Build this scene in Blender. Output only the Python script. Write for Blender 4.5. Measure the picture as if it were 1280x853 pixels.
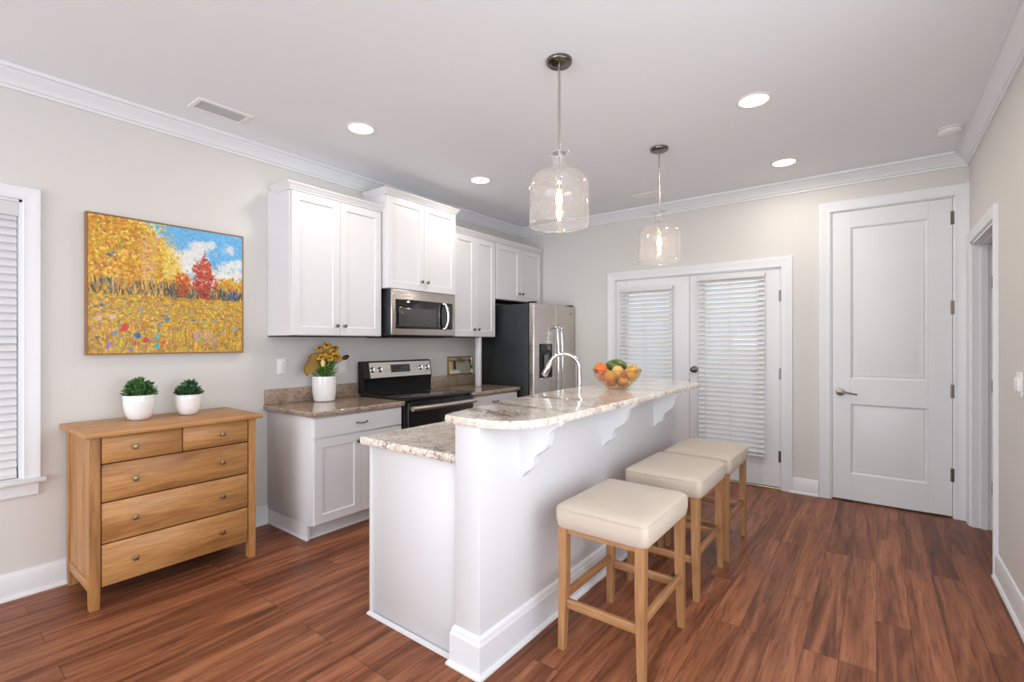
import bpy, bmesh, math, random
import numpy as np
from mathutils import Vector, Matrix, noise as mnoise
R = math.radians; PI = math.pi
random.seed(7)
sc = bpy.context.scene
for o in list(bpy.data.objects): bpy.data.objects.remove(o)
COL = sc.collection

# ------------------------------------------------------------------ camera, world, big lights, exposure
cd = bpy.data.cameras.new('camera'); cam = bpy.data.objects.new('camera', cd); COL.objects.link(cam)
cam.location = (0, 0, 1.338); cam.rotation_euler = (R(90), 0, 0.6485)
cd.sensor_width = 36; cd.lens = 601.5/1280*36; cd.shift_y = 0.0007; cd.clip_start = .05
sc.camera = cam
sc.view_settings.view_transform = 'Standard'; sc.view_settings.look = 'None'
sc.view_settings.gamma = 1; sc.view_settings.use_curve_mapping = False
sc.view_settings.exposure = 0.35
w = bpy.data.worlds.new('world'); sc.world = w; w.use_nodes = True
w.node_tree.nodes['Background'].inputs[0].default_value = (.80, .88, 1, 1)
w.node_tree.nodes['Background'].inputs[1].default_value = 1.3

def area(name, loc, rot, sx, sy, power, col=(1, 1, 1)):
    l = bpy.data.lights.new(name, 'AREA'); l.shape = 'RECTANGLE'; l.size = sx; l.size_y = sy
    l.energy = power; l.color = col
    o = bpy.data.objects.new(name, l); COL.objects.link(o); o.location = loc; o.rotation_euler = rot
    return o
# added fill light at an unseen, made-up opening behind the camera
area('patio_daylight', (-1.5, -5.00, 1.30), (R(128), 0, 0), 3.6, 2.3, 150, (.925, .98, 1.02))
# added fill light at an unseen, made-up opening beside the camera
area('side_daylight', (.545, .80, 1.32), (R(90), 0, R(80)), 2.6, 1.7, 31, (.925, .98, 1.02))
DOWN = 5.0      # power of each recessed lamp
PEND = 1.5

# ------------------------------------------------------------------ helpers
class MB:
    def __init__(s): s.bm = bmesh.new()
    def box(s, x0, x1, y0, y1, z0, z1, bev=0, seg=2):
        bm = s.bm
        vs = [bm.verts.new((x, y, z)) for x in (x0, x1) for y in (y0, y1) for z in (z0, z1)]
        fs = [bm.faces.new([vs[i] for i in f]) for f in ((0,1,3,2),(4,6,7,5),(0,4,5,1),(2,3,7,6),(0,2,6,4),(1,5,7,3))]
        if bev:
            es = list({e for f in fs for e in f.edges})
            bmesh.ops.bevel(bm, geom=es, offset=bev, segments=seg, profile=.5, affect='EDGES')
        return s
    def loft(s, rings, cap0=True, cap1=True, closed=True):
        bm = s.bm; vr = [[bm.verts.new(p) for p in r] for r in rings]
        for a, b in zip(vr, vr[1:]):
            n = len(a); rng = range(n) if closed else range(n-1)
            for i in rng:
                j = (i+1) % n
                try: bm.faces.new((a[i], a[j], b[j], b[i]))
                except ValueError: pass
        if cap0: bm.faces.new(vr[0][::-1])
        if cap1: bm.faces.new(vr[-1])
        return s
    def lathe(s, prof, c=(0, 0, 0), axis='Z', n=32, cap=True):
        rings = []
        for r, h in prof:
            ring = []
            for i in range(n):
                a = 2*PI*i/n; u, v = max(r, 1e-4)*math.cos(a), max(r, 1e-4)*math.sin(a)
                p = {'Z': (u, v, h), 'X': (h, u, v), 'Y': (v, h, u)}[axis]
                ring.append((c[0]+p[0], c[1]+p[1], c[2]+p[2]))
            rings.append(ring)
        return s.loft(rings, cap, cap)
    def cyl(s, c, r, h, axis='Z', n=24, bev=0):
        if bev: return s.lathe([(r-bev, 0), (r, bev), (r, h-bev), (r-bev, h)], c, axis, n)
        return s.lathe([(r, 0), (r, h)], c, axis, n)
    def tube(s, pts, rad, n=10):
        pts = [Vector(p) for p in pts]; rings = []; up = None
        if not hasattr(rad, '__len__'): rad = [rad]*len(pts)
        for i, p in enumerate(pts):
            t = (pts[min(i+1, len(pts)-1)]-pts[max(i-1, 0)]).normalized()
            if up is None:
                up = Vector((0, 0, 1)) if abs(t.z) < .9 else Vector((1, 0, 0))
            a = t.cross(up).normalized(); up = a.cross(t).normalized()
            rings.append([p+(a*math.cos(2*PI*k/n)+up*math.sin(2*PI*k/n))*rad[i] for k in range(n)])
        return s.loft(rings)
    def ell(s, c, r, n=16, m=10, rot=None):
        rings = []
        for j in range(m+1):
            ph = -PI/2+PI*j/m
            ring = []
            for i in range(n):
                a = 2*PI*i/n
                v = Vector((r[0]*max(math.cos(ph), .01)*math.cos(a), r[1]*max(math.cos(ph), .01)*math.sin(a), r[2]*math.sin(ph)))
                if rot is not None: v = rot @ v
                ring.append(Vector(c)+v)
            rings.append(ring)
        return s.loft(rings)
    def prism(s, poly, f0, f1):
        """poly: 2-D points; f0/f1 map a 2-D point to 3-D for both ends"""
        return s.loft([[f0(p) for p in poly], [f1(p) for p in poly]])
    def rings(s, fr, w, h, prof, cap=True):
        """rectangular mitred steps: prof = [(inset, depth)], fr maps (u, v, n) to 3-D"""
        rr = []
        for a, d in prof:
            rr.append([fr(a, a, d), fr(w-a, a, d), fr(w-a, h-a, d), fr(a, h-a, d)])
        return s.loft(rr, False, cap)

def obj(name, mb, mat, parent=None, ang=50, smooth=True):
    me = bpy.data.meshes.new(name); bm = mb.bm
    off = parent.matrix_off if False else None
    base = Vector((0, 0, 0)); p = parent
    while p is not None: base += p.location; p = p.parent
    if base.length: bmesh.ops.translate(bm, verts=bm.verts, vec=-base)
    bmesh.ops.recalc_face_normals(bm, faces=bm.faces)
    bm.to_mesh(me); bm.free()
    if smooth: me.shade_smooth(); me.set_sharp_from_angle(angle=R(ang))
    o = bpy.data.objects.new(name, me); COL.objects.link(o)
    if mat: me.materials.append(mat)
    o.parent = parent
    return o
def tag(o, label, cat, group=None, kind=None):
    o['label'] = label; o['category'] = cat
    if group: o['group'] = group
    if kind: o['kind'] = kind
    return o
def thing(name, loc, label, cat, group=None):
    o = bpy.data.objects.new(name, None); COL.objects.link(o); o.location = loc; o.empty_display_size = .05
    return tag(o, label, cat, group)
def struct(name, mb, mat, parent=None, ang=50):
    o = obj(name, mb, mat, parent, ang)
    if parent is None: o['kind'] = 'structure'
    return o
def sroot(name, loc=(0, 0, 0)):
    o = bpy.data.objects.new(name, None); COL.objects.link(o); o.location = loc; o['kind'] = 'structure'; return o
def copy_tree(o, parent=None):
    c = o.copy(); COL.objects.link(c); c.parent = parent
    for ch in list(o.children): copy_tree(ch, c)
    return c

def sweep(mb, path, prof, mapf, closed=False, only=None, caps=True):
    """mitred sweep of a profile [(off, h)] along a 2-D path; offset is to the left of travel"""
    n = len(path); P = [Vector(p) for p in path]; rings = []
    for i in range(n):
        if closed or 0 < i < n-1:
            d0 = (P[i]-P[i-1]).normalized(); d1 = (P[(i+1) % n]-P[i]).normalized()
        elif i == 0: d0 = d1 = (P[1]-P[0]).normalized()
        else: d0 = d1 = (P[i]-P[i-1]).normalized()
        n0 = Vector((-d0.y, d0.x)); n1 = Vector((-d1.y, d1.x)); m = (n0+n1).normalized(); m = m/m.dot(n0)
        rings.append([mapf((P[i].x+m.x*a, P[i].y+m.y*a), b) for a, b in prof])
    segs = [(i, (i+1) % n) for i in range(n if closed else n-1)]
    if only is not None: segs = [segs[only]]
    for i, j in segs: mb.loft([rings[i], rings[j]], caps, caps)
    return mb

# ------------------------------------------------------------------ materials
def s2l(c): return tuple(((x/255)/12.92 if x/255 <= .04045 else ((x/255+.055)/1.055)**2.4) for x in c)+(1,)
def mat(name, col=(200, 200, 200), rough=.5, metal=0, coat=0, spec=.5, bump=0, bscale=200, **kw):
    m = bpy.data.materials.new(name); m.use_nodes = True; nt = m.node_tree; b = nt.nodes['Principled BSDF']
    b.inputs['Base Color'].default_value = s2l(col); b.inputs['Roughness'].default_value = rough
    b.inputs['Metallic'].default_value = metal; b.inputs['Coat Weight'].default_value = coat
    b.inputs['Coat Roughness'].default_value = .05
    b.inputs['Specular IOR Level'].default_value = spec
    for k, v in kw.items(): b.inputs[k].default_value = v
    if bump:
        tc = N(nt, 'ShaderNodeTexCoord'); ns = N(nt, 'ShaderNodeTexNoise', Scale=bscale, Detail=3)
        nt.links.new(tc.outputs['Object'], ns.inputs['Vector'])
        bp = N(nt, 'ShaderNodeBump', Strength=bump, Distance=.002)
        nt.links.new(ns.outputs['Fac'], bp.inputs['Height']); nt.links.new(bp.outputs[0], b.inputs['Normal'])
    return m
def N(nt, t, **kw):
    n = nt.nodes.new(t)
    for k, v in kw.items():
        k2 = k.replace('_', ' ')
        if k2 in n.inputs: n.inputs[k2].default_value = v
        else: setattr(n, k, v)
    return n
def ramp(nt, stops, interp='LINEAR'):
    r = nt.nodes.new('ShaderNodeValToRGB'); r.color_ramp.interpolation = interp; e = r.color_ramp.elements
    while len(e) > 1: e.remove(e[-1])
    e[0].position = stops[0][0]; e[0].color = s2l(stops[0][1])
    for p, c in stops[1:]:
        x = e.new(p); x.color = s2l(c)
    return r
def mixc(nt, f, a, b, mode='MIX'):
    m = nt.nodes.new('ShaderNodeMix'); m.data_type = 'RGBA'; m.blend_type = mode
    for s, v in ((0, f), (6, a), (7, b)):
        if isinstance(v, (int, float)): m.inputs[s].default_value = v
        elif isinstance(v, tuple): m.inputs[s].default_value = v
        else: nt.links.new(v, m.inputs[s])
    return m.outputs[2]

def wood(name, stops, axis='Z', rough=.45, scale=1.0, coat=0, contrast=1):
    m = mat(name, rough=rough, coat=coat); nt = m.node_tree; b = nt.nodes['Principled BSDF']
    tc = N(nt, 'ShaderNodeTexCoord'); oi = N(nt, 'ShaderNodeObjectInfo')
    ad = N(nt, 'ShaderNodeVectorMath', operation='ADD'); mul = N(nt, 'ShaderNodeVectorMath', operation='MULTIPLY')
    nt.links.new(tc.outputs['Object'], ad.inputs[0])
    sc_ = N(nt, 'ShaderNodeVectorMath', operation='SCALE'); cmb = N(nt, 'ShaderNodeCombineXYZ')
    for i in range(3): nt.links.new(oi.outputs['Random'], cmb.inputs[i])
    nt.links.new(cmb.outputs[0], sc_.inputs[0]); sc_.inputs['Scale'].default_value = 7
    nt.links.new(sc_.outputs[0], ad.inputs[1])
    s = {'X': (.9, 9, 9), 'Y': (9, .9, 9), 'Z': (9, 9, .9)}[axis]
    mul.inputs[1].default_value = tuple(k*scale for k in s)
    nt.links.new(ad.outputs[0], mul.inputs[0])
    n1 = N(nt, 'ShaderNodeTexNoise', Scale=1.1, Detail=5, Roughness=.55, Distortion=.8)
    nt.links.new(mul.outputs[0], n1.inputs['Vector'])
    rp = ramp(nt, stops); nt.links.new(n1.outputs['Fac'], rp.inputs[0])
    n2 = N(nt, 'ShaderNodeTexNoise', Scale=9, Detail=4, Roughness=.6)
    nt.links.new(mul.outputs[0], n2.inputs['Vector'])
    r2 = ramp(nt, [(.3, (205, 200, 195)), (.62, (255, 255, 255))]); nt.links.new(n2.outputs['Fac'], r2.inputs[0])
    c = mixc(nt, .7, rp.outputs[0], r2.outputs[0], 'MULTIPLY')
    nt.links.new(c, b.inputs['Base Color'])
    bp = N(nt, 'ShaderNodeBump', Strength=.15, Distance=.001); nt.links.new(n2.outputs['Fac'], bp.inputs['Height'])
    nt.links.new(bp.outputs[0], b.inputs['Normal'])
    return m

WALL = mat('wall_paint', (217, 214, 210), .8, bump=.05, bscale=250)
CEIL = mat('ceiling_paint', (240, 243, 247), .9, bump=.05, bscale=200)
TRIM = mat('trim_paint', (230, 231, 234), .38)
CAB = mat('cabinet_paint', (224, 223, 225), .33)
ISL = mat('island_paint', (220, 219, 221), .42)
DOORP = mat('door_paint', (228, 229, 231), .4)
SEAM = mat('dark_recess', (38, 34, 32), .8)
OAKST = [(.28, (150, 99, 54)), (.44, (186, 132, 77)), (.57, (199, 146, 90)), (.72, (168, 114, 64))]
OAKY = wood('oak_grain_along', OAKST, 'Y'); OAKZ = wood('oak_grain_upright', OAKST, 'Z'); OAKX = wood('oak_grain_across', OAKST, 'X')
STST = [(.3, (158, 112, 72)), (.5, (184, 136, 92)), (.7, (168, 120, 78))]
STZ = wood('stool_wood_upright', STST, 'Z'); STX = wood('stool_wood_across', STST, 'X'); STY = wood('stool_wood_along', STST, 'Y')
STEEL = mat('stainless_steel', (206, 199, 193), .26, 1)
def brushed(m, sc):
    nt = m.node_tree; b = nt.nodes['Principled BSDF']; tc = N(nt, 'ShaderNodeTexCoord'); mp = N(nt, 'ShaderNodeMapping'); mp.inputs['Scale'].default_value = sc
    n = N(nt, 'ShaderNodeTexNoise', Scale=1, Detail=4); nt.links.new(tc.outputs['Object'], mp.inputs[0]); nt.links.new(mp.outputs[0], n.inputs['Vector'])
    mr = N(nt, 'ShaderNodeMapRange'); mr.inputs['To Min'].default_value = .2; mr.inputs['To Max'].default_value = .38
    nt.links.new(n.outputs['Fac'], mr.inputs['Value']); nt.links.new(mr.outputs[0], b.inputs['Roughness'])
brushed(STEEL, (2, 2, 500))
CHROME = mat('chrome', (225, 225, 226), .08, 1)
NICKEL = mat('dark_nickel', (120, 112, 106), .25, 1)
BRASS = mat('aged_pewter', (150, 140, 118), .35, 1)
BLACK = mat('black_enamel', (14, 14, 15), .32, coat=.15, spec=.3)
BGLASS = mat('black_glass', (10, 10, 11), .05, coat=.6)
WINGLASS = mat('microwave_window', (72, 70, 70), .15, coat=.3)
FSIDE = mat('fridge_side_charcoal', (36, 40, 42), .42, bump=.12, bscale=500)
RINGM = mat('burner_print', (48, 48, 50), .3)
PLASTIC = mat('grey_plastic', (120, 120, 122), .4)
CERAM = mat('white_ceramic', (240, 238, 238), .16, coat=.3)
SOIL = mat('soil', (52, 38, 28), .95, bump=.8, bscale=120)
PLATE = mat('switch_plate_white', (238, 238, 236), .35)
SMOKE = mat('detector_plastic', (236, 235, 232), .45)
SLAT = mat('blind_slat', (222, 221, 220), .5)
LINEN = mat('linen_upholstery', (200, 185, 169), .85, bump=.5, bscale=420)
LINEN.node_tree.nodes['Principled BSDF'].inputs['Sheen Weight'].default_value = .15
PIPE = mat('linen_piping', (196, 182, 165), .85)

def thin_glass(name, tint=(1, 1, 1), amt=.9, rough=.03, film=None):
    m = bpy.data.materials.new(name); m.use_nodes = True; nt = m.node_tree; nt.nodes.clear()
    out = nt.nodes.new('ShaderNodeOutputMaterial'); tr = N(nt, 'ShaderNodeBsdfTransparent'); tr.inputs[0].default_value = tint+(1,)
    gl = N(nt, 'ShaderNodeBsdfGlossy', Roughness=rough); df = N(nt, 'ShaderNodeBsdfDiffuse'); df.inputs[0].default_value = (.9, .9, .9, 1)
    lw = N(nt, 'ShaderNodeLayerWeight', Blend=.35); ma = N(nt, 'ShaderNodeMath', operation='MULTIPLY_ADD')
    nt.links.new(lw.outputs['Facing'], ma.inputs[0]); ma.inputs[1].default_value = .45; ma.inputs[2].default_value = 1-amt
    mx = nt.nodes.new('ShaderNodeMixShader'); nt.links.new(ma.outputs[0], mx.inputs[0]); nt.links.new(tr.outputs[0], mx.inputs[1]); nt.links.new(gl.outputs[0], mx.inputs[2])
    last = mx.outputs[0]
    if film:
        tc = N(nt, 'ShaderNodeTexCoord'); ns = N(nt, 'ShaderNodeTexVoronoi', Scale=film[1]); nt.links.new(tc.outputs['Object'], ns.inputs['Vector'])
        rp = ramp(nt, [(0, (255, 255, 255)), (.28, (128, 128, 128))]); nt.links.new(ns.outputs['Distance'], rp.inputs[0])
        mm = N(nt, 'ShaderNodeMath', operation='MULTIPLY'); nt.links.new(rp.outputs[0], mm.inputs[0]); mm.inputs[1].default_value = film[0]
        m2 = nt.nodes.new('ShaderNodeMixShader'); nt.links.new(mm.outputs[0], m2.inputs[0]); nt.links.new(last, m2.inputs[1]); nt.links.new(df.outputs[0], m2.inputs[2]); last = m2.outputs[0]
    nt.links.new(last, out.inputs[0])
    return m
PGLASS = thin_glass('seeded_pendant_glass', (.97, .96, .96), .92, .04, (.46, 95))
AMBG = thin_glass('bulb_glass', (1, .93, .80), .96)
BOWLG = thin_glass('bowl_glass', (.90, .76, .58), .90)
PANE = thin_glass('window_pane', (.95, .97, .97), .93)
def emis(name, col, st):
    m = bpy.data.materials.new(name); m.use_nodes = True; nt = m.node_tree; b = nt.nodes['Principled BSDF']
    b.inputs['Base Color'].default_value = s2l(col); b.inputs['Emission Color'].default_value = s2l(col); b.inputs['Emission Strength'].default_value = st
    return m
LENS = emis('downlight_lens', (255, 244, 226), 6)
BULB = emis('filament_bulb', (255, 218, 160), 40)

def granite(name='granite', tint=None):
    m = mat(name, rough=.13, coat=.25); nt = m.node_tree; b = nt.nodes['Principled BSDF']
    tc = N(nt, 'ShaderNodeTexCoord'); V = tc.outputs['Object']
    big = N(nt, 'ShaderNodeTexNoise', Scale=6, Detail=6, Roughness=.65, Distortion=.6); nt.links.new(V, big.inputs['Vector'])
    r1 = ramp(nt, [(.30, (206, 192, 178)), (.44, (232, 221, 209)), (.56, (246, 240, 232)), (.68, (234, 224, 212))]); nt.links.new(big.outputs['Fac'], r1.inputs[0])
    mid = N(nt, 'ShaderNodeTexNoise', Scale=48, Detail=6, Roughness=.7, Distortion=.3); nt.links.new(V, mid.inputs['Vector'])
    r2 = ramp(nt, [(.36, (150, 134, 124)), (.44, (226, 216, 206)), (.56, (255, 252, 248))]); nt.links.new(mid.outputs['Fac'], r2.inputs[0])
    c = mixc(nt, .62, r1.outputs[0], r2.outputs[0], 'MULTIPLY')
    vo = N(nt, 'ShaderNodeTexNoise', Scale=70, Detail=5, Roughness=.75, Distortion=.4); nt.links.new(V, vo.inputs['Vector'])
    patch = N(nt, 'ShaderNodeTexNoise', Scale=5, Detail=3, Roughness=.6); nt.links.new(V, patch.inputs['Vector'])
    add = N(nt, 'ShaderNodeMath', operation='MULTIPLY_ADD'); nt.links.new(patch.outputs['Fac'], add.inputs[0]); add.inputs[1].default_value = .55; nt.links.new(vo.outputs['Fac'], add.inputs[2])
    r3 = ramp(nt, [(.87, (0, 0, 0)), (.91, (225, 225, 225))]); nt.links.new(add.outputs[0], r3.inputs[0])
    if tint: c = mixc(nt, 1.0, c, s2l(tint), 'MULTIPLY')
    c = mixc(nt, r3.outputs[0], c, s2l((62, 50, 46)))
    nt.links.new(c, b.inputs['Base Color'])
    return m
GRAN = granite(); GRAN_SHADE = granite('granite_brown', (186, 172, 160))  # second one is the same granite with shade put into its colour

def floor_mat():
    m = mat('plank_floor', rough=.35, coat=0, spec=.22); nt = m.node_tree; b = nt.nodes['Principled BSDF']; b.inputs['Coat Roughness'].default_value = .25
    tc = N(nt, 'ShaderNodeTexCoord')
    mp = N(nt, 'ShaderNodeMapping'); mp.inputs['Rotation'].default_value = (0, 0, R(90)); nt.links.new(tc.outputs['Object'], mp.inputs[0])
    br = N(nt, 'ShaderNodeTexBrick', Scale=1.0); br.inputs['Brick Width'].default_value = 1.22; br.inputs['Row Height'].default_value = .128
    br.inputs['Mortar Size'].default_value = .0012; br.inputs['Mortar Smooth'].default_value = .3; br.offset = .37; br.offset_frequency = 3
    br.inputs['Color1'].default_value = (0, 0, 0, 1); br.inputs['Color2'].default_value = (1, 1, 1, 1); br.inputs['Bias'].default_value = 0
    br.inputs['Mortar'].default_value = (.5, .5, .5, 1)
    nt.links.new(mp.outputs[0], br.inputs['Vector'])
    # grain coordinates shifted per plank
    st = N(nt, 'ShaderNodeVectorMath', operation='MULTIPLY'); st.inputs[1].default_value = (12, .8, 1); nt.links.new(tc.outputs['Object'], st.inputs[0])
    sh = N(nt, 'ShaderNodeVectorMath', operation='MULTIPLY_ADD'); nt.links.new(br.outputs['Color'], sh.inputs[0]); sh.inputs[1].default_value = (37, 19, 11); nt.links.new(st.outputs[0], sh.inputs[2])
    g1 = N(nt, 'ShaderNodeTexNoise', Scale=.9, Detail=6, Roughness=.6, Distortion=1.6); nt.links.new(sh.outputs[0], g1.inputs['Vector'])
    r1 = ramp(nt, [(.25, (92, 54, 36)), (.40, (134, 82, 57)), (.52, (164, 104, 74)), (.64, (184, 124, 90)), (.76, (142, 88, 62))]); nt.links.new(g1.outputs['Fac'], r1.inputs[0])
    g2 = N(nt, 'ShaderNodeTexNoise', Scale=7, Detail=6, Roughness=.65, Distortion=.4); nt.links.new(sh.outputs[0], g2.inputs['Vector'])
    r2 = ramp(nt, [(.3, (150, 140, 135)), (.5, (240, 238, 236)), (.7, (255, 255, 255))]); nt.links.new(g2.outputs['Fac'], r2.inputs[0])
    c = mixc(nt, .8, r1.outputs[0], r2.outputs[0], 'MULTIPLY')
    # knots
    kn = N(nt, 'ShaderNodeVectorMath', operation='MULTIPLY'); kn.inputs[1].default_value = (4.2, 1.2, 1); nt.links.new(tc.outputs['Object'], kn.inputs[0])
    wn = N(nt, 'ShaderNodeTexNoise', Scale=2.5, Detail=3); nt.links.new(kn.outputs[0], wn.inputs['Vector'])
    ka = N(nt, 'ShaderNodeVectorMath', operation='MULTIPLY_ADD'); nt.links.new(wn.outputs['Color'], ka.inputs[0]); ka.inputs[1].default_value = (.35, .35, 0); nt.links.new(kn.outputs[0], ka.inputs[2])
    vr = N(nt, 'ShaderNodeTexVoronoi', Scale=.9); nt.links.new(ka.outputs[0], vr.inputs['Vector'])
    rk = ramp(nt, [(0, (255, 255, 255)), (.05, (200, 200, 200)), (.11, (60, 60, 60)), (.2, (0, 0, 0))]); nt.links.new(vr.outputs['Distance'], rk.inputs[0])
    c = mixc(nt, rk.outputs[0], c, s2l((60, 32, 24)))
    # plank tone
    tone = ramp(nt, [(0, (218, 212, 208)), (1, (255, 252, 248))]); nt.links.new(br.outputs['Color'], tone.inputs[0])
    c = mixc(nt, 1.0, c, tone.outputs[0], 'MULTIPLY')
    c = mixc(nt, br.outputs['Fac'], c, s2l((62, 34, 26)))
    nt.links.new(c, b.inputs['Base Color'])
    mr = N(nt, 'ShaderNodeMapRange'); mr.inputs['To Min'].default_value = .30; mr.inputs['To Max'].default_value = .48
    nt.links.new(g2.outputs['Fac'], mr.inputs['Value']); nt.links.new(mr.outputs[0], b.inputs['Roughness'])
    ih = N(nt, 'ShaderNodeMath', operation='SUBTRACT'); ih.inputs[0].default_value = 1; nt.links.new(br.outputs['Fac'], ih.inputs[1])
    bp = N(nt, 'ShaderNodeBump', Strength=.35, Distance=.002); nt.links.new(ih.outputs[0], bp.inputs['Height'])
    b2 = N(nt, 'ShaderNodeBump', Strength=.12, Distance=.001); nt.links.new(g2.outputs['Fac'], b2.inputs['Height']); nt.links.new(bp.outputs[0], b2.inputs['Normal'])
    nt.links.new(b2.outputs[0], b.inputs['Normal'])
    return m
FLOOR = floor_mat()

# ------------------------------------------------------------------ the room
XL, XR, YE, YB, ZC = -3.59, .55, 4.92, -5.10, 2.755
T = .13
struct('floor', MB().box(XL-T, 2.2, YB-T, YE+T+.8, -.08, 0), FLOOR)
struct('ceiling', MB().box(XL-T, 2.2, YB-T, YE+T+.8, ZC, ZC+.08), CEIL)
WY0, WY1, WZ0, WZ1 = -.48, .462, .62, 2.085          # left window opening
m = MB(); m.box(XL-T, XL, YB, WY0, 0, ZC).box(XL-T, XL, WY1, YE+T, 0, ZC).box(XL-T, XL, WY0, WY1, 0, WZ0).box(XL-T, XL, WY0, WY1, WZ1, ZC)
struct('wall_left', m, WALL)
FX0, FX1, FZ = -2.30, -.685, 2.012                     # french door opening
CX0, CX1, CZ = -.312, .468, 2.440                      # closet door opening
m = MB()
m.box(XL, FX0, YE, YE+T, 0, ZC).box(FX0, FX1, YE, YE+T, FZ, ZC).box(FX1, CX0, YE, YE+T, 0, ZC).box(CX0, CX1, YE, YE+T, CZ, ZC).box(CX1, XR+T, YE, YE+T, 0, ZC)
struct('wall_rear', m, WALL)
DY0, DY1, DZ = 3.905, 4.79, 2.055                      # doorway in the right wall
m = MB(); m.box(XR, XR+T, YB, -.6, 0, ZC).box(XR, XR+T, 2.2, DY0, 0, ZC).box(XR, XR+T, -.6, 2.2, 0, .40).box(XR, XR+T, -.6, 2.2, 2.25, ZC).box(XR, XR+T, DY1, YE, 0, ZC).box(XR, XR+T, DY0, DY1, DZ, ZC)
struct('wall_right', m, WALL)
m = MB(); m.box(XL-T, -3.3, YB-T, YB, 0, ZC).box(.3, XR+T, YB-T, YB, 0, ZC).box(-3.3, .3, YB-T, YB, 2.45, ZC)
struct('wall_back', m, WALL)
# small hall behind the doorway
m = MB(); m.box(2.1, 2.2, 3.0, YE+T, 0, ZC).box(XR+T, 2.1, 3.0, 3.1, 0, ZC).box(XR+T, 2.1, YE, YE+T, 0, ZC)
struct('wall_hall', m, WALL)

room = [(XL, YB), (XR, YB), (XR, YE), (XL, YE)]        # counter-clockwise: left of travel is inside
CR = [(0, -.102), (.012, -.102), (.014, -.088), (.024, -.084), (.030, -.070), (.044, -.052), (.062, -.034), (.070, -.020), (.084, -.018), (.088, 0), (0, 0)]
nm = {0: 'trim_1', 1: 'trim_2', 2: 'trim_3', 3: 'trim_4'}
for i in range(4):
    struct(nm[i], sweep(MB(), room, CR, lambda p, h: (p[0], p[1], ZC+h), True, i), TRIM, ang=25)
BB = [(0, 0), (.030, 0), (.030, .008), (.024, .018), (.016, .020), (.016, .112), (.011, .124), (.009, .132), (0, .136)]
def base(name, p0, p1):
    struct(name, sweep(MB(), [p0, p1], BB, lambda p, h: (p[0], p[1], h)), TRIM, ang=25)
base('baseboard_left', (XL, 1.74), (XL, YB+.001))
base('baseboard_rear', (CX0-.088, YE), (FX1+.062, YE))
base('baseboard_right', (XR, YB+.001), (XR, DY0-.072))
base('baseboard_corner', (FX0-.118, YE), (-2.78, YE))

# casings: path in the wall plane, profile (offset outwards, thickness)
CASE = [(0, 0), (0, .012), (.006, .016), (.02, .014), (.045, .017), (.062, .022), (.074, .022), (.078, .016), (.078, 0)]
def casing(w, s=1.0): return [(a*s*w/.078, b) for a, b in CASE]
def casing_mesh(path, w, mapf): return sweep(MB(), path, casing(w), mapf)

def panel_door(root, X0, X1, Z0, Z1, Y, th, openings, name='leaf', mt=None):
    """door in plane facing -Y, slab between Y and Y+th; openings = [(x0,x1,z0,z1)] with moulded panels"""
    m = MB(); o = openings
    xs0, xs1 = o[0][0], o[0][1]
    m.box(X0, xs0, Y, Y+th, Z0, Z1, .002, 1).box(xs1, X1, Y, Y+th, Z0, Z1, .002, 1)
    zs = [Z0]+[z for q in o for z in (q[2], q[3])]+[Z1]
    for a, b in zip(zs[0::2], zs[1::2]): m.box(xs0, xs1, Y, Y+th, a, b)
    for x0, x1, z0, z1 in o:
        fr = lambda u, v, n, x0=x0, z0=z0: (x0+u, Y+n, z0+v)
        m.rings(fr, x1-x0, z1-z0, [(0, 0), (.010, .010), (.018, .013), (.026, .009), (.034, .009), (.066, .003), (.072, .002)])
    return obj(name, m, mt or DOORP, root, ang=20)

def hinge(root, x, y, z, mt=NICKEL, hh=.1):
    m = MB().cyl((x, y, z-hh/2), .006, hh, 'Z', 10); m.box(x-.016, x+.016, y+.002, y+.008, z-hh/2, z+hh/2)
    return obj('hinge', m, mt, root)

# closet door (tall two-panel)
d1 = sroot('door_1', ((CX0+CX1)/2, YE, 0))
m = sweep(MB(), [(CX1, 0), (CX1, CZ), (CX0, CZ), (CX0, 0)][::-1], casing(.086), lambda p, h: (p[0], YE-h, p[1]))
m.box(CX0, CX0+.008, YE-.001, YE+T, 0, CZ).box(CX1-.008, CX1, YE-.001, YE+T, 0, CZ).box(CX0, CX1, YE-.001, YE+T, CZ-.006, CZ)
m.box(CX0+.01, CX1-.01, YE+.06, YE+.07, .0, CZ-.01)
obj('casing', m, TRIM, d1, 25)
panel_door(d1, CX0+.010, CX1-.010, .012, CZ-.008, YE+.004, .035, [(-.172, .318, .232, .818), (-.172, .318, 1.030, 2.295)])
for z in (2.277, 1.598, .962, .326): hinge(d1, .463, YE-.002, z)
m = MB().lathe([(.0, 0), (.031, 0), (.033, -.004), (.030, -.012), (.014, -.014), (.011, -.045), (.013, -.052), (0, -.054)], (-.246, YE+.004, .914), 'Y', 24)
m.tube([(-.246, YE-.042, .914), (-.20, YE-.046, .912), (-.16, YE-.046, .905), (-.128, YE-.044, .899)], [.009, .008, .007, .006], 10)
obj('lever_handle', m, NICKEL, d1)
obj('latch_plate', MB().box(CX0-.003, CX0+.012, YE-.004, YE+.004, .89, .95), NICKEL, d1)

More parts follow.
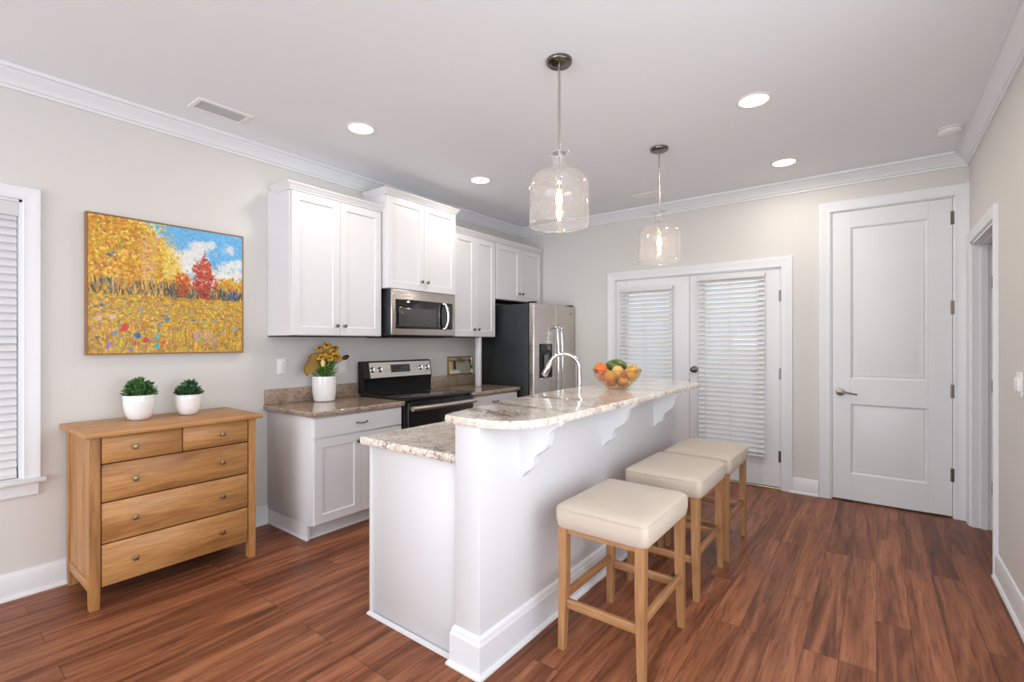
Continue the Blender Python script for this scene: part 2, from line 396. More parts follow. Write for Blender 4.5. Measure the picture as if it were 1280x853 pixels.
# french doors
d2 = sroot('door_2', ((FX0+FX1)/2, YE, 0))
m = sweep(MB(), [(FX0, 0), (FX0, FZ), (FX1, FZ), (FX1, 0)], casing(.09), lambda p, h: (p[0], YE-h, p[1]))
m.box(FX0, FX0+.008, YE, YE+T, 0, FZ).box(FX1-.008, FX1, YE, YE+T, 0, FZ).box(FX0, FX1, YE, YE+T, FZ-.008, FZ)
obj('casing', m, TRIM, d2, 25)
obj('threshold', MB().box(FX0, FX1, YE-.01, YE+T, 0, .016, .003), mat('threshold_metal', (196, 178, 150), .3, .8), d2)
FM = -1.497
def lite_leaf(x0, x1, gx0, gx1, gz0, gz1):
    m = MB(); Y = YE+.006; th = .04; Z0, Z1 = .022, FZ-.010
    m.box(x0, gx0, Y, Y+th, Z0, Z1, .002, 1).box(gx1, x1, Y, Y+th, Z0, Z1, .002, 1).box(gx0, gx1, Y, Y+th, Z0, gz0).box(gx0, gx1, Y, Y+th, gz1, Z1)
    fr = lambda u, v, n: (gx0-.022+u, Y+n, gz0-.022+v)
    m.rings(fr, gx1-gx0+.044, gz1-gz0+.044, [(0, 0), (.004, -.008), (.016, -.010), (.026, -.004), (.034, .012)], False)
    l = obj('leaf', m, DOORP, d2, 25)
    obj('glass_pane', MB().box(gx0, gx1, Y+.016, Y+.022, gz0, gz1), PANE, l)
    return l
lite_leaf(FX0+.010, FM-.0025, -2.165, -1.695, .32, 1.88)
lite_leaf(FM+.0025, FX1-.010, -1.365, -.865, .33, 1.92)
for z in (1.754, 1.051, .298): hinge(d2, FX1-.006, YE-.002, z)
m = MB().lathe([(0, 0), (.032, 0), (.033, -.005), (.028, -.010), (.012, -.014), (.011, -.034), (.022, -.040), (.028, -.052), (.026, -.064), (.015, -.071), (0, -.073)], (-1.448, YE+.006, 1.062), 'Y', 24)
obj('door_knob', m, NICKEL, d2)
obj('latch_plate', MB().box(FM-.012, FM+.004, YE-.001, YE+.008, .90, .95), NICKEL, d2)

def blind_y(x0, x1, z0, z1, y, label, pitch=.045, tilt=52, head=True, rail=True):
    t = thing('window_blind', ((x0+x1)/2, y, z0), label, 'blind')
    n = int((z1-z0-.05)/pitch); m = MB(); hw = .0255; a = R(tilt)
    for i in range(n):
        zc = z1-.055-i*pitch; cy, cz = hw*math.cos(a), hw*math.sin(a)
        pts = []
        for k in range(5):
            s_ = -1+k/2; bow = .003*(1-s_*s_)
            pts.append((s_*cy-bow*math.sin(a), s_*cz-bow*math.cos(a)*-1))
        ring = [(y+p[0], zc+p[1]) for p in pts]+[(y+p[0]+.0025*math.sin(a), zc+p[1]-.0025*math.cos(a)) for p in reversed(pts)]
        m.loft([[(xx, p[0], p[1]) for p in ring] for xx in (x0+.006, x1-.006)])
    obj('slats', m, SLAT, t, 40)
    obj('headrail', MB().box(x0, x1, y-.026, y+.020, z1-.045, z1, .003), SLAT, t)
    obj('bottom_rail', MB().box(x0+.004, x1-.004, y-.020, y+.014, z0, z0+.018, .003), SLAT, t)
    m = MB()
    for f in (.12, .5, .88):
        xx = x0+(x1-x0)*f; m.box(xx-.0015, xx+.0015, y-.021, y-.0195, z0+.01, z1-.04); 
    obj('ladder_cords', m, SLAT, t)
    obj('tilt_wand', MB().tube([(x0+.09, y-.034, z1-.04), (x0+.092, y-.036, z1-.75)], .004, 8), PLATE, t)
    return t
blind_y(-1.400, -.808, .285, 1.975, YE-.034, 'long white slatted blind on the right leaf of the glazed doors')
blind_y(-2.222, -1.652, .285, 1.915, YE-.034, 'white slatted blind on the left glazed door leaf, behind the fruit bowl')

# doorway in the right wall
d3 = sroot('door_3', (XR, (DY0+DY1)/2, 0))
prof = casing(.070)
m = sweep(MB(), [(DY1, 0), (DY1, DZ), (DY0, DZ), (DY0, 0)][::-1], prof, lambda p, h: (XR-h, p[0], p[1]))
obj('casing', m, TRIM, d3, 25)
m = MB().box(XR-.002, XR+T+.002, DY1-.018, DY1+.0, 0, DZ).box(XR-.002, XR+T+.002, DY0, DY0+.018, 0, DZ).box(XR-.002, XR+T+.002, DY0, DY1, DZ-.018, DZ)
m.box(XR+.045, XR+.082, DY1-.030, DY1-.018, 0, DZ-.018).box(XR+.045, XR+.082, DY0+.018, DY0+.03, 0, DZ-.018).box(XR+.045, XR+.082, DY0, DY1, DZ-.03, DZ-.018)
obj('jamb', m, TRIM, d3, 25)
obj('leaf', MB().box(XR+T+.006, XR+T+.79, DY1-.06, DY1-.024, .012, DZ-.02, .002), DOORP, d3)
for z in (1.76, 1.02, .3):
    obj('hinge', MB().box(XR+T-.03, XR+T+.006, DY1-.0215, DY1-.017, z-.045, z+.045).cyl((XR+T+.004, DY1-.026, z-.045), .006, .09, 'Z', 10), NICKEL, d3)

# added frame, out of view, around the back fill light
m = MB(); 
for x in (-3.3, -1.53, .24): m.box(x, x+.06, YB-T, YB-.04, 0, 2.45, .003)
m.box(-3.3, .3, YB-T, YB-.04, 2.39, 2.45).box(-3.3, .3, YB-T, YB-.04, 0, .04)
struct('window_2', m, TRIM)

m = MB()  # added frame, out of view, around the side fill light
for y in (-.6, .77, 2.14): m.box(XR+.04, XR+.09, y, y+.06, .40, 2.25, .003)
m.box(XR+.04, XR+.09, -.6, 2.2, .40, .46).box(XR+.04, XR+.09, -.6, 2.2, 2.19, 2.25)
struct('window_3', m, TRIM)
# left window
w1 = sroot('window_1', (XL, (WY0+WY1)/2, WZ0))
m = sweep(MB(), [(WY0, WZ0-.005), (WY0, WZ1), (WY1, WZ1), (WY1, WZ0-.005)], casing(.070), lambda p, h: (XL+h, p[0], p[1]))
obj('casing', m, TRIM, w1, 25)
m = MB().box(XL-T, XL-.001, WY0, WY0+.012, WZ0, WZ1).box(XL-T, XL-.001, WY1-.012, WY1, WZ0, WZ1).box(XL-T, XL-.001, WY0, WY1, WZ1-.012, WZ1)
obj('jamb', m, TRIM, w1)
obj('sill', MB().box(XL-T, XL+.045, WY0-.09, WY1+.09, WZ0-.03, WZ0-.004, .006), TRIM, w1)
m = sweep(MB(), [(WY0-.06, WZ0-.10), (WY1+.06, WZ0-.10)], [(0, 0), (0, .010), (.008, .016), (.07, .018), (.07, 0)], lambda p, h: (XL+h, p[0], p[1]))
obj('apron', m, TRIM, w1, 25)
m = MB(); x0 = XL-.10
m.box(x0, x0+.035, WY0+.012, WY0+.05, WZ0, WZ1-.012).box(x0, x0+.035, WY1-.05, WY1-.012, WZ0, WZ1-.012).box(x0, x0+.035, WY0, WY1, WZ0, WZ0+.05).box(x0, x0+.035, WY0, WY1, WZ1-.06, WZ1-.012).box(x0, x0+.04, WY0, WY1, 1.33, 1.37)
obj('sash', m, TRIM, w1)
obj('glass_pane', MB().box(x0+.014, x0+.020, WY0+.012, WY1-.012, WZ0, WZ1-.012), PANE, w1)
t = thing('window_blind', (XL-.03, (WY0+WY1)/2, WZ0), 'white wide-slat blind in the window left of the dresser', 'blind')
m = MB(); a = R(60); hw = .0255; n = 34
for i in range(n):
    zc = WZ1-.085-i*.0405; pts = []
    for k in range(5):
        s_ = -1+k/2; bow = .003*(1-s_*s_); pts.append((s_*hw*math.cos(a)+bow*math.sin(a), -s_*hw*math.sin(a)+bow*math.cos(a)))
    ring = [(XL-.03+p[0], zc+p[1]) for p in pts]+[(XL-.03+p[0]-.0025*math.sin(a), zc+p[1]-.0025*math.cos(a)) for p in reversed(pts)]
    m.loft([[(p[0], yy, p[1]) for p in ring] for yy in (WY0+.02, WY1-.018)])
obj('slats', m, SLAT, t, 40)
obj('valance', MB().box(XL-.045, XL-.004, WY0+.0125, WY1-.0125, WZ1-.085, WZ1-.0125, .002), SLAT, t)
obj('bottom_rail', MB().box(XL-.05, XL-.012, WY0+.02, WY1-.018, WZ0+.002, WZ0+.022, .003), SLAT, t)

# ------------------------------------------------------------------ kitchen cabinets
def shaker(m, x, y0, y1, z0, z1, th=.019, rail=.058):
    """door or drawer facing +X with its back at x"""
    fr = lambda u, v, n: (x+th+n, y0+u, z0+v)
    if rail: prof = [(0, -th), (0, -.0015), (.0015, 0), (rail, 0), (rail+.003, -.004), (rail+.005, -.009), (rail+.009, -.009)]
    else: prof = [(0, -th), (0, -.002), (.002, 0), (.004, 0)]
    m.rings(fr, y1-y0, z1-z0, prof)
    m.loft([[fr(0, 0, -th), fr(0, z1-z0, -th), fr(y1-y0, z1-z0, -th), fr(y1-y0, 0, -th)]], True, False)
    return m
def knob(parent, x, y, z, mt=NICKEL, r=.013):
    m = MB().lathe([(0, 0), (.006, 0), (.005, .012), (r, .016), (r+.001, .022), (r-.004, .027), (0, .028)], (x, y, z), 'X', 16)
    return obj('knob', m, mt, parent)
def pull(parent, x, y, z, w=.09):
    pts = []
    for k in range(11):
        s_ = -1+k/5; pts.append((x+.002+.024*(1-s_**4), y+s_*w/2, z+.000-.004*(1-s_*s_)))
    m = MB().tube(pts, [.007]+[.0045]*9+[.007], 8)
    return obj('handle', m, NICKEL, parent)
CCR = [(a*.72, b*.85) for a, b in [(0, 0), (-.004, 0), (-.006, .012), (-.014, .018), (-.022, .034), (-.036, .046), (-.040, .050), (-.040, .058), (0, .058)]]
def wall_cab(y0, y1, z0, z1, xf, label, knz, crown_sides=(True, True), crown=True, inner=None):
    t = thing('wall_cabinet', (XL, (y0+y1)/2, z0), label, 'cabinet', None)
    g = .002
    m = MB().box(XL+.001, xf-.0005, y0+g, y1-g, z0, z1)
    obj('body', m, CAB, t)
    obj('underside', MB().box(XL+.004, xf-.004, y0+.004, y1-.004, z0-.009, z0+.001), mat('cabinet_underside', (44, 34, 30), .6) if not bpy.data.materials.get('cabinet_underside') else bpy.data.materials['cabinet_underside'], t)  # dark slab under the cabinet, shade of its lower edge put into colour
    yc = (y0+y1)/2
    for s_, a, b in ((1, y0+.012, yc-.0015), (-1, yc+.0015, y1-.012)):
        d = obj('door', shaker(MB(), xf, a, b, z0+.004, z1-.036), CAB, t, 25)
        knob(d, xf+.019, (b-.032) if s_ == 1 else (a+.032), z0+knz)
    if crown:
        # offset to the left of travel is inwards, so negative offsets stand out
        path = []
        if crown_sides[0]: path.append((XL+.09, y0))
        path += [(xf+.012, y0), (xf+.012, y1)]
        if crown_sides[1]: path.append((XL+.09, y1))
        m = sweep(MB(), path, CCR, lambda p, h: (p[0], p[1], z1-.028+h), ang_fix) if False else sweep(MB(), path, CCR, lambda p, h: (p[0], p[1], z1-.030+h))
        obj('crown_moulding', m, CAB, t, 25)
    return t
XF = -3.279
wall_cab(1.742, 2.526, 1.383, 2.440, XF, 'tall two-door white wall cabinet, leftmost, above the yellow flower pot', .076)
wall_cab(2.530, 3.362, 1.782, 2.590, XF+.045, 'raised white two-door cabinet directly above the microwave', .085)
wall_cab(3.366, 4.016, 1.388, 2.440, XF, 'narrow two-door white wall cabinet between microwave and refrigerator', .075, (False, False))
wall_cab(4.018, 4.905, 1.800, 2.440, XF, 'short white two-door cabinet above the refrigerator', .085, (False, False))

ZT = .872
def base_cab(y0, y1, label, ndoor=2, end_left=False):
    t = thing('base_cabinet', (XL, (y0+y1)/2, 0), label, 'cabinet')
    xf = -2.989; zt = ZT-.036
    m = MB().box(XL+.001, xf, y0, y1, .105, zt, .001, 1)
    obj('body', m, CAB, t)
    m = MB().box(XL+.001, xf-.075, y0+.004, y1, 0, .105)
    if end_left: m.box(XL+.001, xf-.055, y0, y0+.018, 0, .105)
    # quarter round
    m.box(XL+.02, xf-.045, y0-.010, y0+.004, 0, .014, .004).box(xf-.075, xf-.062, y0-.010, y1, 0, .014, .004)
    obj('toe_kick', m, CAB, t)
    dz = zt-.148
    d = obj('drawer', shaker(MB(), xf, y0+.010, y1-.010, dz+.004, zt-.012, rail=0), CAB, t, 25)
    pull(d, xf+.019, (y0+y1)/2, (dz+zt)/2-.002)
    yc = (y0+y1)/2
    for s_, a, b in ((1, y0+.010, yc-.0015), (-1, yc+.0015, y1-.010)):
        d = obj('door', shaker(MB(), xf, a, b, .115, dz-.006), CAB, t, 25)
        knob(d, xf+.019, (b-.034) if s_ == 1 else (a+.034), dz-.06)
    return t
base_cab(1.742, 2.495, 'white base cabinet with drawer and doors, left of the range', end_left=True)
base_cab(3.280, 4.016, 'white base cabinet with drawer, between range and refrigerator')

def rough_slab(outline, z0, z1, amp=.0035, step=.014, straight=()):
    """stone slab with a chiselled edge; straight = indices of segments left smooth"""
    n = len(outline); pts = []
    for i in range(n):
        a = Vector(outline[i]); b = Vector(outline[(i+1) % n]); L = (b-a).length; k = max(1, int(L/step))
        nrm = Vector(((b-a).y, -(b-a).x)).normalized()
        for j in range(k): pts.append((a+(b-a)*j/k, nrm, i not in straight))
    levels = [(z0, -.002), (z0+.006, .001), ((z0+z1)/2, .002), (z1-.006, .001), (z1, -.004)]
    rings = []
    for li, (z, off) in enumerate(levels):
        ring = []
        for p, nr, rgh in pts:
            d = off+(amp*mnoise.noise(Vector((p.x*38, p.y*38, li*1.7)))*1.4 if rgh else 0)
            zz = z+(amp*.5*mnoise.noise(Vector((p.x*30, p.y*30, 9))) if (rgh and li == 4) else 0)
            ring.append((p.x+nr.x*d, p.y+nr.y*d, zz))
        rings.append(ring)
    return MB().loft(rings)
def smooth_closed(pts, it=2):
    for _ in range(it):
        q = []
        for i in range(len(pts)):
            a = Vector(pts[i]); b = Vector(pts[(i+1) % len(pts)])
            q += [tuple(a*.75+b*.25), tuple(a*.25+b*.75)]
        pts = q
    return pts
for (y0, y1, lab) in ((1.715, 2.497, 'brown and grey granite worktop under the yellow flower pot, left of the range'), (3.277, 4.030, 'brown and grey granite worktop between the range and the refrigerator')):
    t = thing('granite_countertop', (XL+.3, (y0+y1)/2, ZT-.035), lab, 'countertop')
    obj('slab', rough_slab([(XL+.001, y0), (-2.945, y0), (-2.945, y1), (XL+.001, y1)], ZT-.035, ZT, .003, straight=(2, 3)), GRAN_SHADE, t, 35)
    bs = obj('granite_backsplash', MB().box(XL+.001, XL+.022, y0+.004, y1-.002, ZT+.0005, ZT+.112, .002), GRAN_SHADE)
    tag(bs, 'low granite upstand on the wall behind the '+('yellow flower pot' if y0 < 2 else 'worktop beside the refrigerator'), 'backsplash')

obj_ = obj('filler_strip', MB().box(-3.335, -3.275, 3.765, 3.80, ZT+.001, 1.386, .004), CAB)  # narrow pale upright box standing on the worktop
tag(obj_, 'narrow pale upright strip between worktop and cabinet beside the refrigerator', 'filler strip')

# ------------------------------------------------------------------ range
ry0, ry1 = 2.503, 3.272
t = thing('range', (-3.25, (ry0+ry1)/2, 0), 'black and stainless freestanding electric range under the microwave', 'range')
obj('body', MB().box(XL+.03, -2.96, ry0, ry1, .03, .872, .003), BLACK, t)
obj('cooktop', MB().box(XL+.06, -2.925, ry0-.004, ry1+.004, .872, .892, .006), BGLASS, t)
for (bx, by, br_) in ((-3.38, 2.70, .075), (-3.38, 3.06, .10), (-3.12, 2.70, .10), (-3.12, 3.06, .075)):
    obj('burner_ring', MB().lathe([(br_-.003, .8918), (br_-.002, .8925), (br_+.001, .8925), (br_+.002, .8918)], (bx, by, 0), 'Z', 40, False), RINGM, t)
# console: black riser and slanted stainless panel
prof = [(XL+.03, .89), (-3.475, .89), (-3.475, .985), (-3.462, 1.02), (-3.490, 1.158), (-3.50, 1.166), (XL+.03, 1.166)]
m = MB().loft([[(p[0], y, p[1]) for p in prof] for y in (ry0, ry1)]); con = obj('console', m, BLACK, t, 30)
def cpt(y, s_, n=0):      # point on the slanted panel, s_ 0..1 from bottom to top
    a = Vector((-3.462, y, 1.02)); b = Vector((-3.490, y, 1.158)); nn = Vector((.138, 0, .028)).normalized(); return a+(b-a)*s_+nn*n
def panel_on(y0, y1, s0, s1, n0, n1):
    return MB().loft([[cpt(y0, s0, n0), cpt(y1, s0, n0), cpt(y1, s1, n0), cpt(y0, s1, n0)], [cpt(y0, s0, n1), cpt(y1, s0, n1), cpt(y1, s1, n1), cpt(y0, s1, n1)]])
pn = obj('console_panel', panel_on(ry0+.055, ry1-.012, .02, .97, -.002, .003), STEEL, t)
obj('display', panel_on(2.785, 3.005, .30, .80, .002, .005), BGLASS, pn)
for y in (2.585, 2.665, 3.135, 3.222):
    c = cpt(y, .52, .003)
    kk = MB(); ax = Vector((.138, 0, .028)).normalized()
    kk.tube([c, c+ax*.006, c+ax*.010, c+ax*.026, c+ax*.028], [.024, .024, .019, .017, .010], 20)
    kk.tube([c+ax*.028+Vector((0, 0, -.015)), c+ax*.028+Vector((0, 0, .015))], .005, 8)
    obj('control_knob', kk, CHROME, pn)
dr = obj('oven_door', MB().box(-2.96, -2.915, ry0+.004, ry1-.004, .245, .858, .006), BLACK, t)
obj('oven_window', MB().box(-2.9155, -2.913, ry0+.10, ry1-.10, .36, .68, .001), BGLASS, dr)
hp = []
for k in range(13):
    s_ = -1+k/6; hp.append((-2.878+.022*(1-s_*s_), (ry0+ry1)/2+s_*(ry1-ry0-.03)/2, .812))
m = MB().tube(hp, .021, 14)
for y in (ry0+.03, ry1-.03): m.box(-2.916, -2.872, y-.013, y+.013, .798, .826, .004)
obj('oven_handle', m, STEEL, dr)
obj('storage_drawer', MB().box(-2.96, -2.918, ry0+.004, ry1-.004, .05, .238, .006), BLACK, t)
for x in (-3.5, -3.02):
    for y in (ry0+.05, ry1-.05): obj('foot', MB().cyl((x, y, 0), .018, .032, 'Z', 12), BLACK, t)

# ------------------------------------------------------------------ microwave
my0, my1, mz0, mz1, mx = 2.556, 3.306, 1.388, 1.776, -3.180
t = thing('microwave', (-3.38, (my0+my1)/2, mz0), 'stainless over-the-range microwave mounted under the raised cabinet', 'microwave')
obj('body', MB().box(XL+.001, mx-.020, my0, my1, mz0, mz1, .003), mat('microwave_case', (40, 44, 48), .35), t)
obj('vent_base', MB().box(XL+.05, mx-.05, my0+.02, my1-.10, mz0-.018, mz0+.002, .003), BLACK, t)
d = obj('door', MB().box(mx-.019, mx, my0, my1, mz0+.004, mz1-.002, .006), STEEL, t)
obj('black_glass', MB().box(mx-.002, mx+.003, my0+.040, my0+.615, mz0+.060, mz1-.080, .002), BGLASS, d)
obj('window', MB().box(mx+.002, mx+.0042, my0+.075, my0+.50, mz0+.082, mz1-.150, .001), WINGLASS, d)
obj('control_panel', MB().box(mx-.002, mx+.003, my0+.622, my0+.712, mz0+.062, mz1-.082, .002), BGLASS, t)
hp = [(mx+.004, my0+.590, mz1-.095)]
for k in range(11):
    s_ = -1+k/5; hp.append((mx+.020+.022*(1-s_*s_), my0+.598+.018*(1-s_*s_), (mz0+mz1)/2-.012-s_*.118))
hp.append((mx+.004, my0+.590, mz0+.068))
obj('handle', MB().tube(hp, [.012]+[.012]*11+[.013], 12), CHROME, d)

# ------------------------------------------------------------------ refrigerator
fy0, fy1, fxf = 4.070, 4.900, -2.80
t = thing('refrigerator', (-3.18, 4.48, 0), 'side-by-side stainless refrigerator with charcoal sides in the kitchen corner', 'refrigerator')
obj('body', MB().box(XL+.03, fxf-.075, fy0, fy1, .02, 1.735, .004), FSIDE, t)
obj('base_grille', MB().box(fxf-.09, fxf-.05, fy0+.02, fy1-.02, .02, .10, .003), BLACK, t)
fz = obj('freezer_door', MB().box(fxf-.068, fxf, fy0, 4.486, .105, 1.740, .010, 3), STEEL, t)
fr_ = obj('fridge_door', MB().box(fxf-.068, fxf, 4.492, fy1, .105, 1.740, .010, 3), STEEL, t)
dsp = obj('water_dispenser', MB().rings(lambda u, v, n: (fxf+.004+n, 4.165+u, .955+v), .245, .36, [(0, -.006), (0, 0), (.012, 0), (.022, -.004), (.03, -.003)]), BLACK, fz, 25)
obj('dispenser_panel', MB().box(fxf+.002, fxf+.008, 4.185, 4.39, 1.235, 1.300, .002), BGLASS, dsp)
obj('dispenser_paddle', MB().box(fxf+.004, fxf+.016, 4.25, 4.325, 1.06, 1.20, .004), PLASTIC, dsp)
obj('drip_tray', MB().box(fxf, fxf+.022, 4.17, 4.405, .938, .957, .003), STEEL, dsp)
for y, d in ((4.448, fz), (4.532, fr_)):
    hp = [(fxf, y, 1.50)]
    for k in range(13):
        s_ = 1-k/6; hp.append((fxf+.045+.018*(1-s_*s_), y, 1.085+s_*.41))
    hp.append((fxf, y, .665))
    obj('handle', MB().tube(hp, [.014]*15, 12), CHROME, d)
for y in (fy0+.04, fy1-.04): obj('hinge_cover', MB().box(fxf-.09, fxf-.01, y-.03, y+.03, 1.735, 1.757, .004), BLACK, t)
m = MB().lathe([(0, 0), (.013, 0), (.013, .003), (0, .004)], (fxf, 4.80, 1.655), 'X', 24)
obj('badge', m, PLASTIC, fr_)
for x in (-3.5, -2.92):
    for y in (fy0+.06, fy1-.06): obj('foot', MB().cyl((x, y, 0), .02, .022, 'Z', 10), BLACK, t)

# ------------------------------------------------------------------ island
IX0, IX1, WX0, WX1 = -1.985, -1.398, -1.396, -1.262
IY0, IY1 = 1.462, 3.72
t = thing('kitchen_island', (-1.7, 2.6, 0), 'white cabinet block of the island under the low granite worktop', 'kitchen island')
obj('cabinet_body', MB().box(IX0, IX1, IY0+.008, IY1, 0, .834, .002, 1), ISL, t)
m = MB().box(IX0-.012, IX0, IY0-.004, IY1, 0, .835)
obj('corner_trim', MB().box(IX0-.004, IX0+.018, IY0-.0, IY0+.02, 0, .835, .002), ISL, t)
bw = thing('breakfast_bar', (-1.33, 2.6, 0), 'white half wall with three scrolled brackets carrying the bar top', 'half wall')
obj('wall_panel', MB().box(WX0, WX1, IY0-.012, IY1-.01, 0, .997, .003), ISL, bw)
obj('quarter_round', sweep(MB(), [(IX0, IY1), (IX0, IY0+.004), (WX0-.01, IY0+.004)], [(0, 0), (-.014, 0), (-.012, .008), (-.006, .014), (0, .016)], lambda p, h: (p[0], p[1], h), False), ISL, t, 30)
IB = [(0, 0), (-.028, 0), (-.028, .008), (-.022, .018), (-.016, .020), (-.016, .128), (-.012, .136), (-.010, .150), (-.003, .160), (0, .162)]
m = sweep(MB(), [(WX0-.001, IY0+.012), (WX0-.001, IY0-.012), (WX1, IY0-.012), (WX1, IY1-.01)], IB, lambda p, h: (p[0], p[1], h))
obj('baseboard', m, TRIM, bw, 25)
# corbels: scrolled profile in x-z
cz = .996
def corb():
    k = [(.165, -.003), (.164, -.016), (.152, -.028), (.136, -.040), (.127, -.060), (.123, -.085), (.116, -.110), (.104, -.127), (.085, -.140), (.069, -.154), (.060, -.174), (.057, -.198), (.052, -.214), (.036, -.224), (.022, -.236), (.006, -.258), (0, -.264)]
    k = [(a*1.18, b) for a, b in k]
    p = [(0, 0), (.203, 0), (.203, -.006)]
    for a, b in zip(k, k[1:]): p += [a, ((a[0]+b[0])/2, (a[1]+b[1])/2)]
    return p+[k[-1]]
for y in (1.730, 2.530, 3.330):
    pr_ = corb()
    m = MB().loft([[(WX1-.001+px, yy, cz+pz) for px, pz in pr_] for yy in (y, y+.042)])
    obj('corbel', m, TRIM, bw, 40)

sk = rough_slab([(-2.025, 1.437), (WX0-.002, 1.437), (WX0-.002, 3.75), (-2.025, 3.75)], .835, .870, .003, straight=(1,))
lc = obj('island_countertop', sk, GRAN, None, 35); tag(lc, 'low granite worktop of the island, behind the raised bar', 'countertop')
out = [(-1.470, 1.465), (-1.440, 1.440), (-1.335, 1.438), (-1.245, 1.442), (-1.165, 1.462), (-1.098, 1.508), (-1.058, 1.60), (-1.052, 1.72),
       (-1.052, 2.4), (-1.052, 3.1), (-1.052, 3.70), (-1.075, 3.80), (-1.15, 3.86), (-1.40, 3.89), (-1.52, 3.80), (-1.60, 3.45), (-1.635, 2.95), (-1.615, 2.4), (-1.560, 1.95), (-1.500, 1.62)]
bt = obj('granite_bar_worktop', rough_slab(smooth_closed(out, 2), .997, 1.029, .004, .012), GRAN, None, 35)
tag(bt, 'raised beige granite bar top with rough curved edge, carrying the fruit bowl', 'countertop')

# faucet
fx, fy = -1.69, 3.03
t = thing('kitchen_faucet', (fx, fy, .870), 'chrome gooseneck pull-down faucet rising behind the bar', 'faucet')
obj('base_flange', MB().lathe([(0, 0), (.028, 0), (.028, .006), (.022, .012), (.020, .055), (.016, .060), (0, .060)], (fx, fy, .870), 'Z', 24), CHROME, t)
pts = [(fx, fy, .92), (fx, fy, 1.14)]
rr = .112
dv = Vector((-1, -.36, 0)).normalized()
for k in range(1, 11):
    a = PI*k/12; pts.append((fx+dv.x*rr*(1-math.cos(a)), fy+dv.y*rr*(1-math.cos(a)), 1.14+rr*math.sin(a)))
obj('spout', MB().tube(pts, .0150, 14), CHROME, t)
e = Vector(pts[-1]); q = Vector((dv.x*.5, dv.y*.5, -1)).normalized()
obj('spray_head', MB().tube([e, e+q*.02, e+q*.025, e+q*.11, e+q*.12], [.0160, .0170, .0190, .024, .020], 14), CHROME, t)
obj('lever', MB().tube([(fx+.02, fy, .905), (fx+.06, fy, .915), (fx+.075, fy, .94)], [.008, .007, .006], 10), CHROME, t)

# ------------------------------------------------------------------ dresser
dx0, dx1, dy0, dy1, dzt = -3.575, -3.090, .632, 1.428, .888
t = thing('dresser', (-3.33, 1.03, 0), 'oak dresser with five drawers under the autumn painting', 'dresser')
obj('top', MB().box(dx0, dx1+.035, dy0-.028, dy1+.028, dzt-.026, dzt, .004), OAKY, t)
for y in (dy0, dy1-.042):
    for x in (dx1-.045, dx0+.01):
        # tapered foot
        m = MB()
        r0 = lambda z, k: [(x+k, y+k, z), (x+.045-k, y+k, z), (x+.045-k, y+.042-k, z), (x+k, y+.042-k, z)]
        m.loft([r0(0, .002), r0(.10, 0), r0(dzt-.026, 0)]); obj('leg', m, OAKZ, t)
for y in (dy0+.008, dy1-.024): obj('side_panel', MB().box(dx0+.05, dx1-.045, y, y+.016, .10, dzt-.026), OAKZ, t)
for y in (dy0+.003, dy1-.03): obj('side_rail', MB().box(dx0+.05, dx1-.045, y, y+.027, .085, .135, .001), OAKX, t)
obj('back_panel', MB().box(dx0+.012, dx0+.022, dy0+.03, dy1-.03, .10, dzt-.03), OAKZ, t)
obj('carcass', MB().box(dx0+.05, dx1-.020, dy0+.024, dy1-.024, .105, dzt-.027), SEAM, t)
ya, yb = dy0+.044, dy1-.044
rows = [(.724, .858), (.530, .719), (.322, .525), (.106, .317)]
def drawer(y0, y1, z0, z1, ks):
    d = obj('drawer', MB().box(dx1-.022, dx1-.002, y0, y1, z0, z1, .002, 1), OAKY, t)
    for k in ks:
        m = MB().lathe([(0, 0), (.006, 0), (.005, .010), (.010, .014)], (dx1-.002, k, (z0+z1)/2), 'X', 12)
        x = dx1+.012; m.box(x, x+.010, k-.012, k+.012, (z0+z1)/2-.012, (z0+z1)/2+.012, .002)
        obj('knob', m, BRASS, d)
ym = 1.032
drawer(ya+.003, ym-.0025, rows[0][0], rows[0][1], [.815]); drawer(ym+.0025, yb-.003, rows[0][0], rows[0][1], [1.235])
for z0, z1 in rows[1:]: drawer(ya+.003, yb-.003, z0+.001, z1-.001, [.815, 1.235])

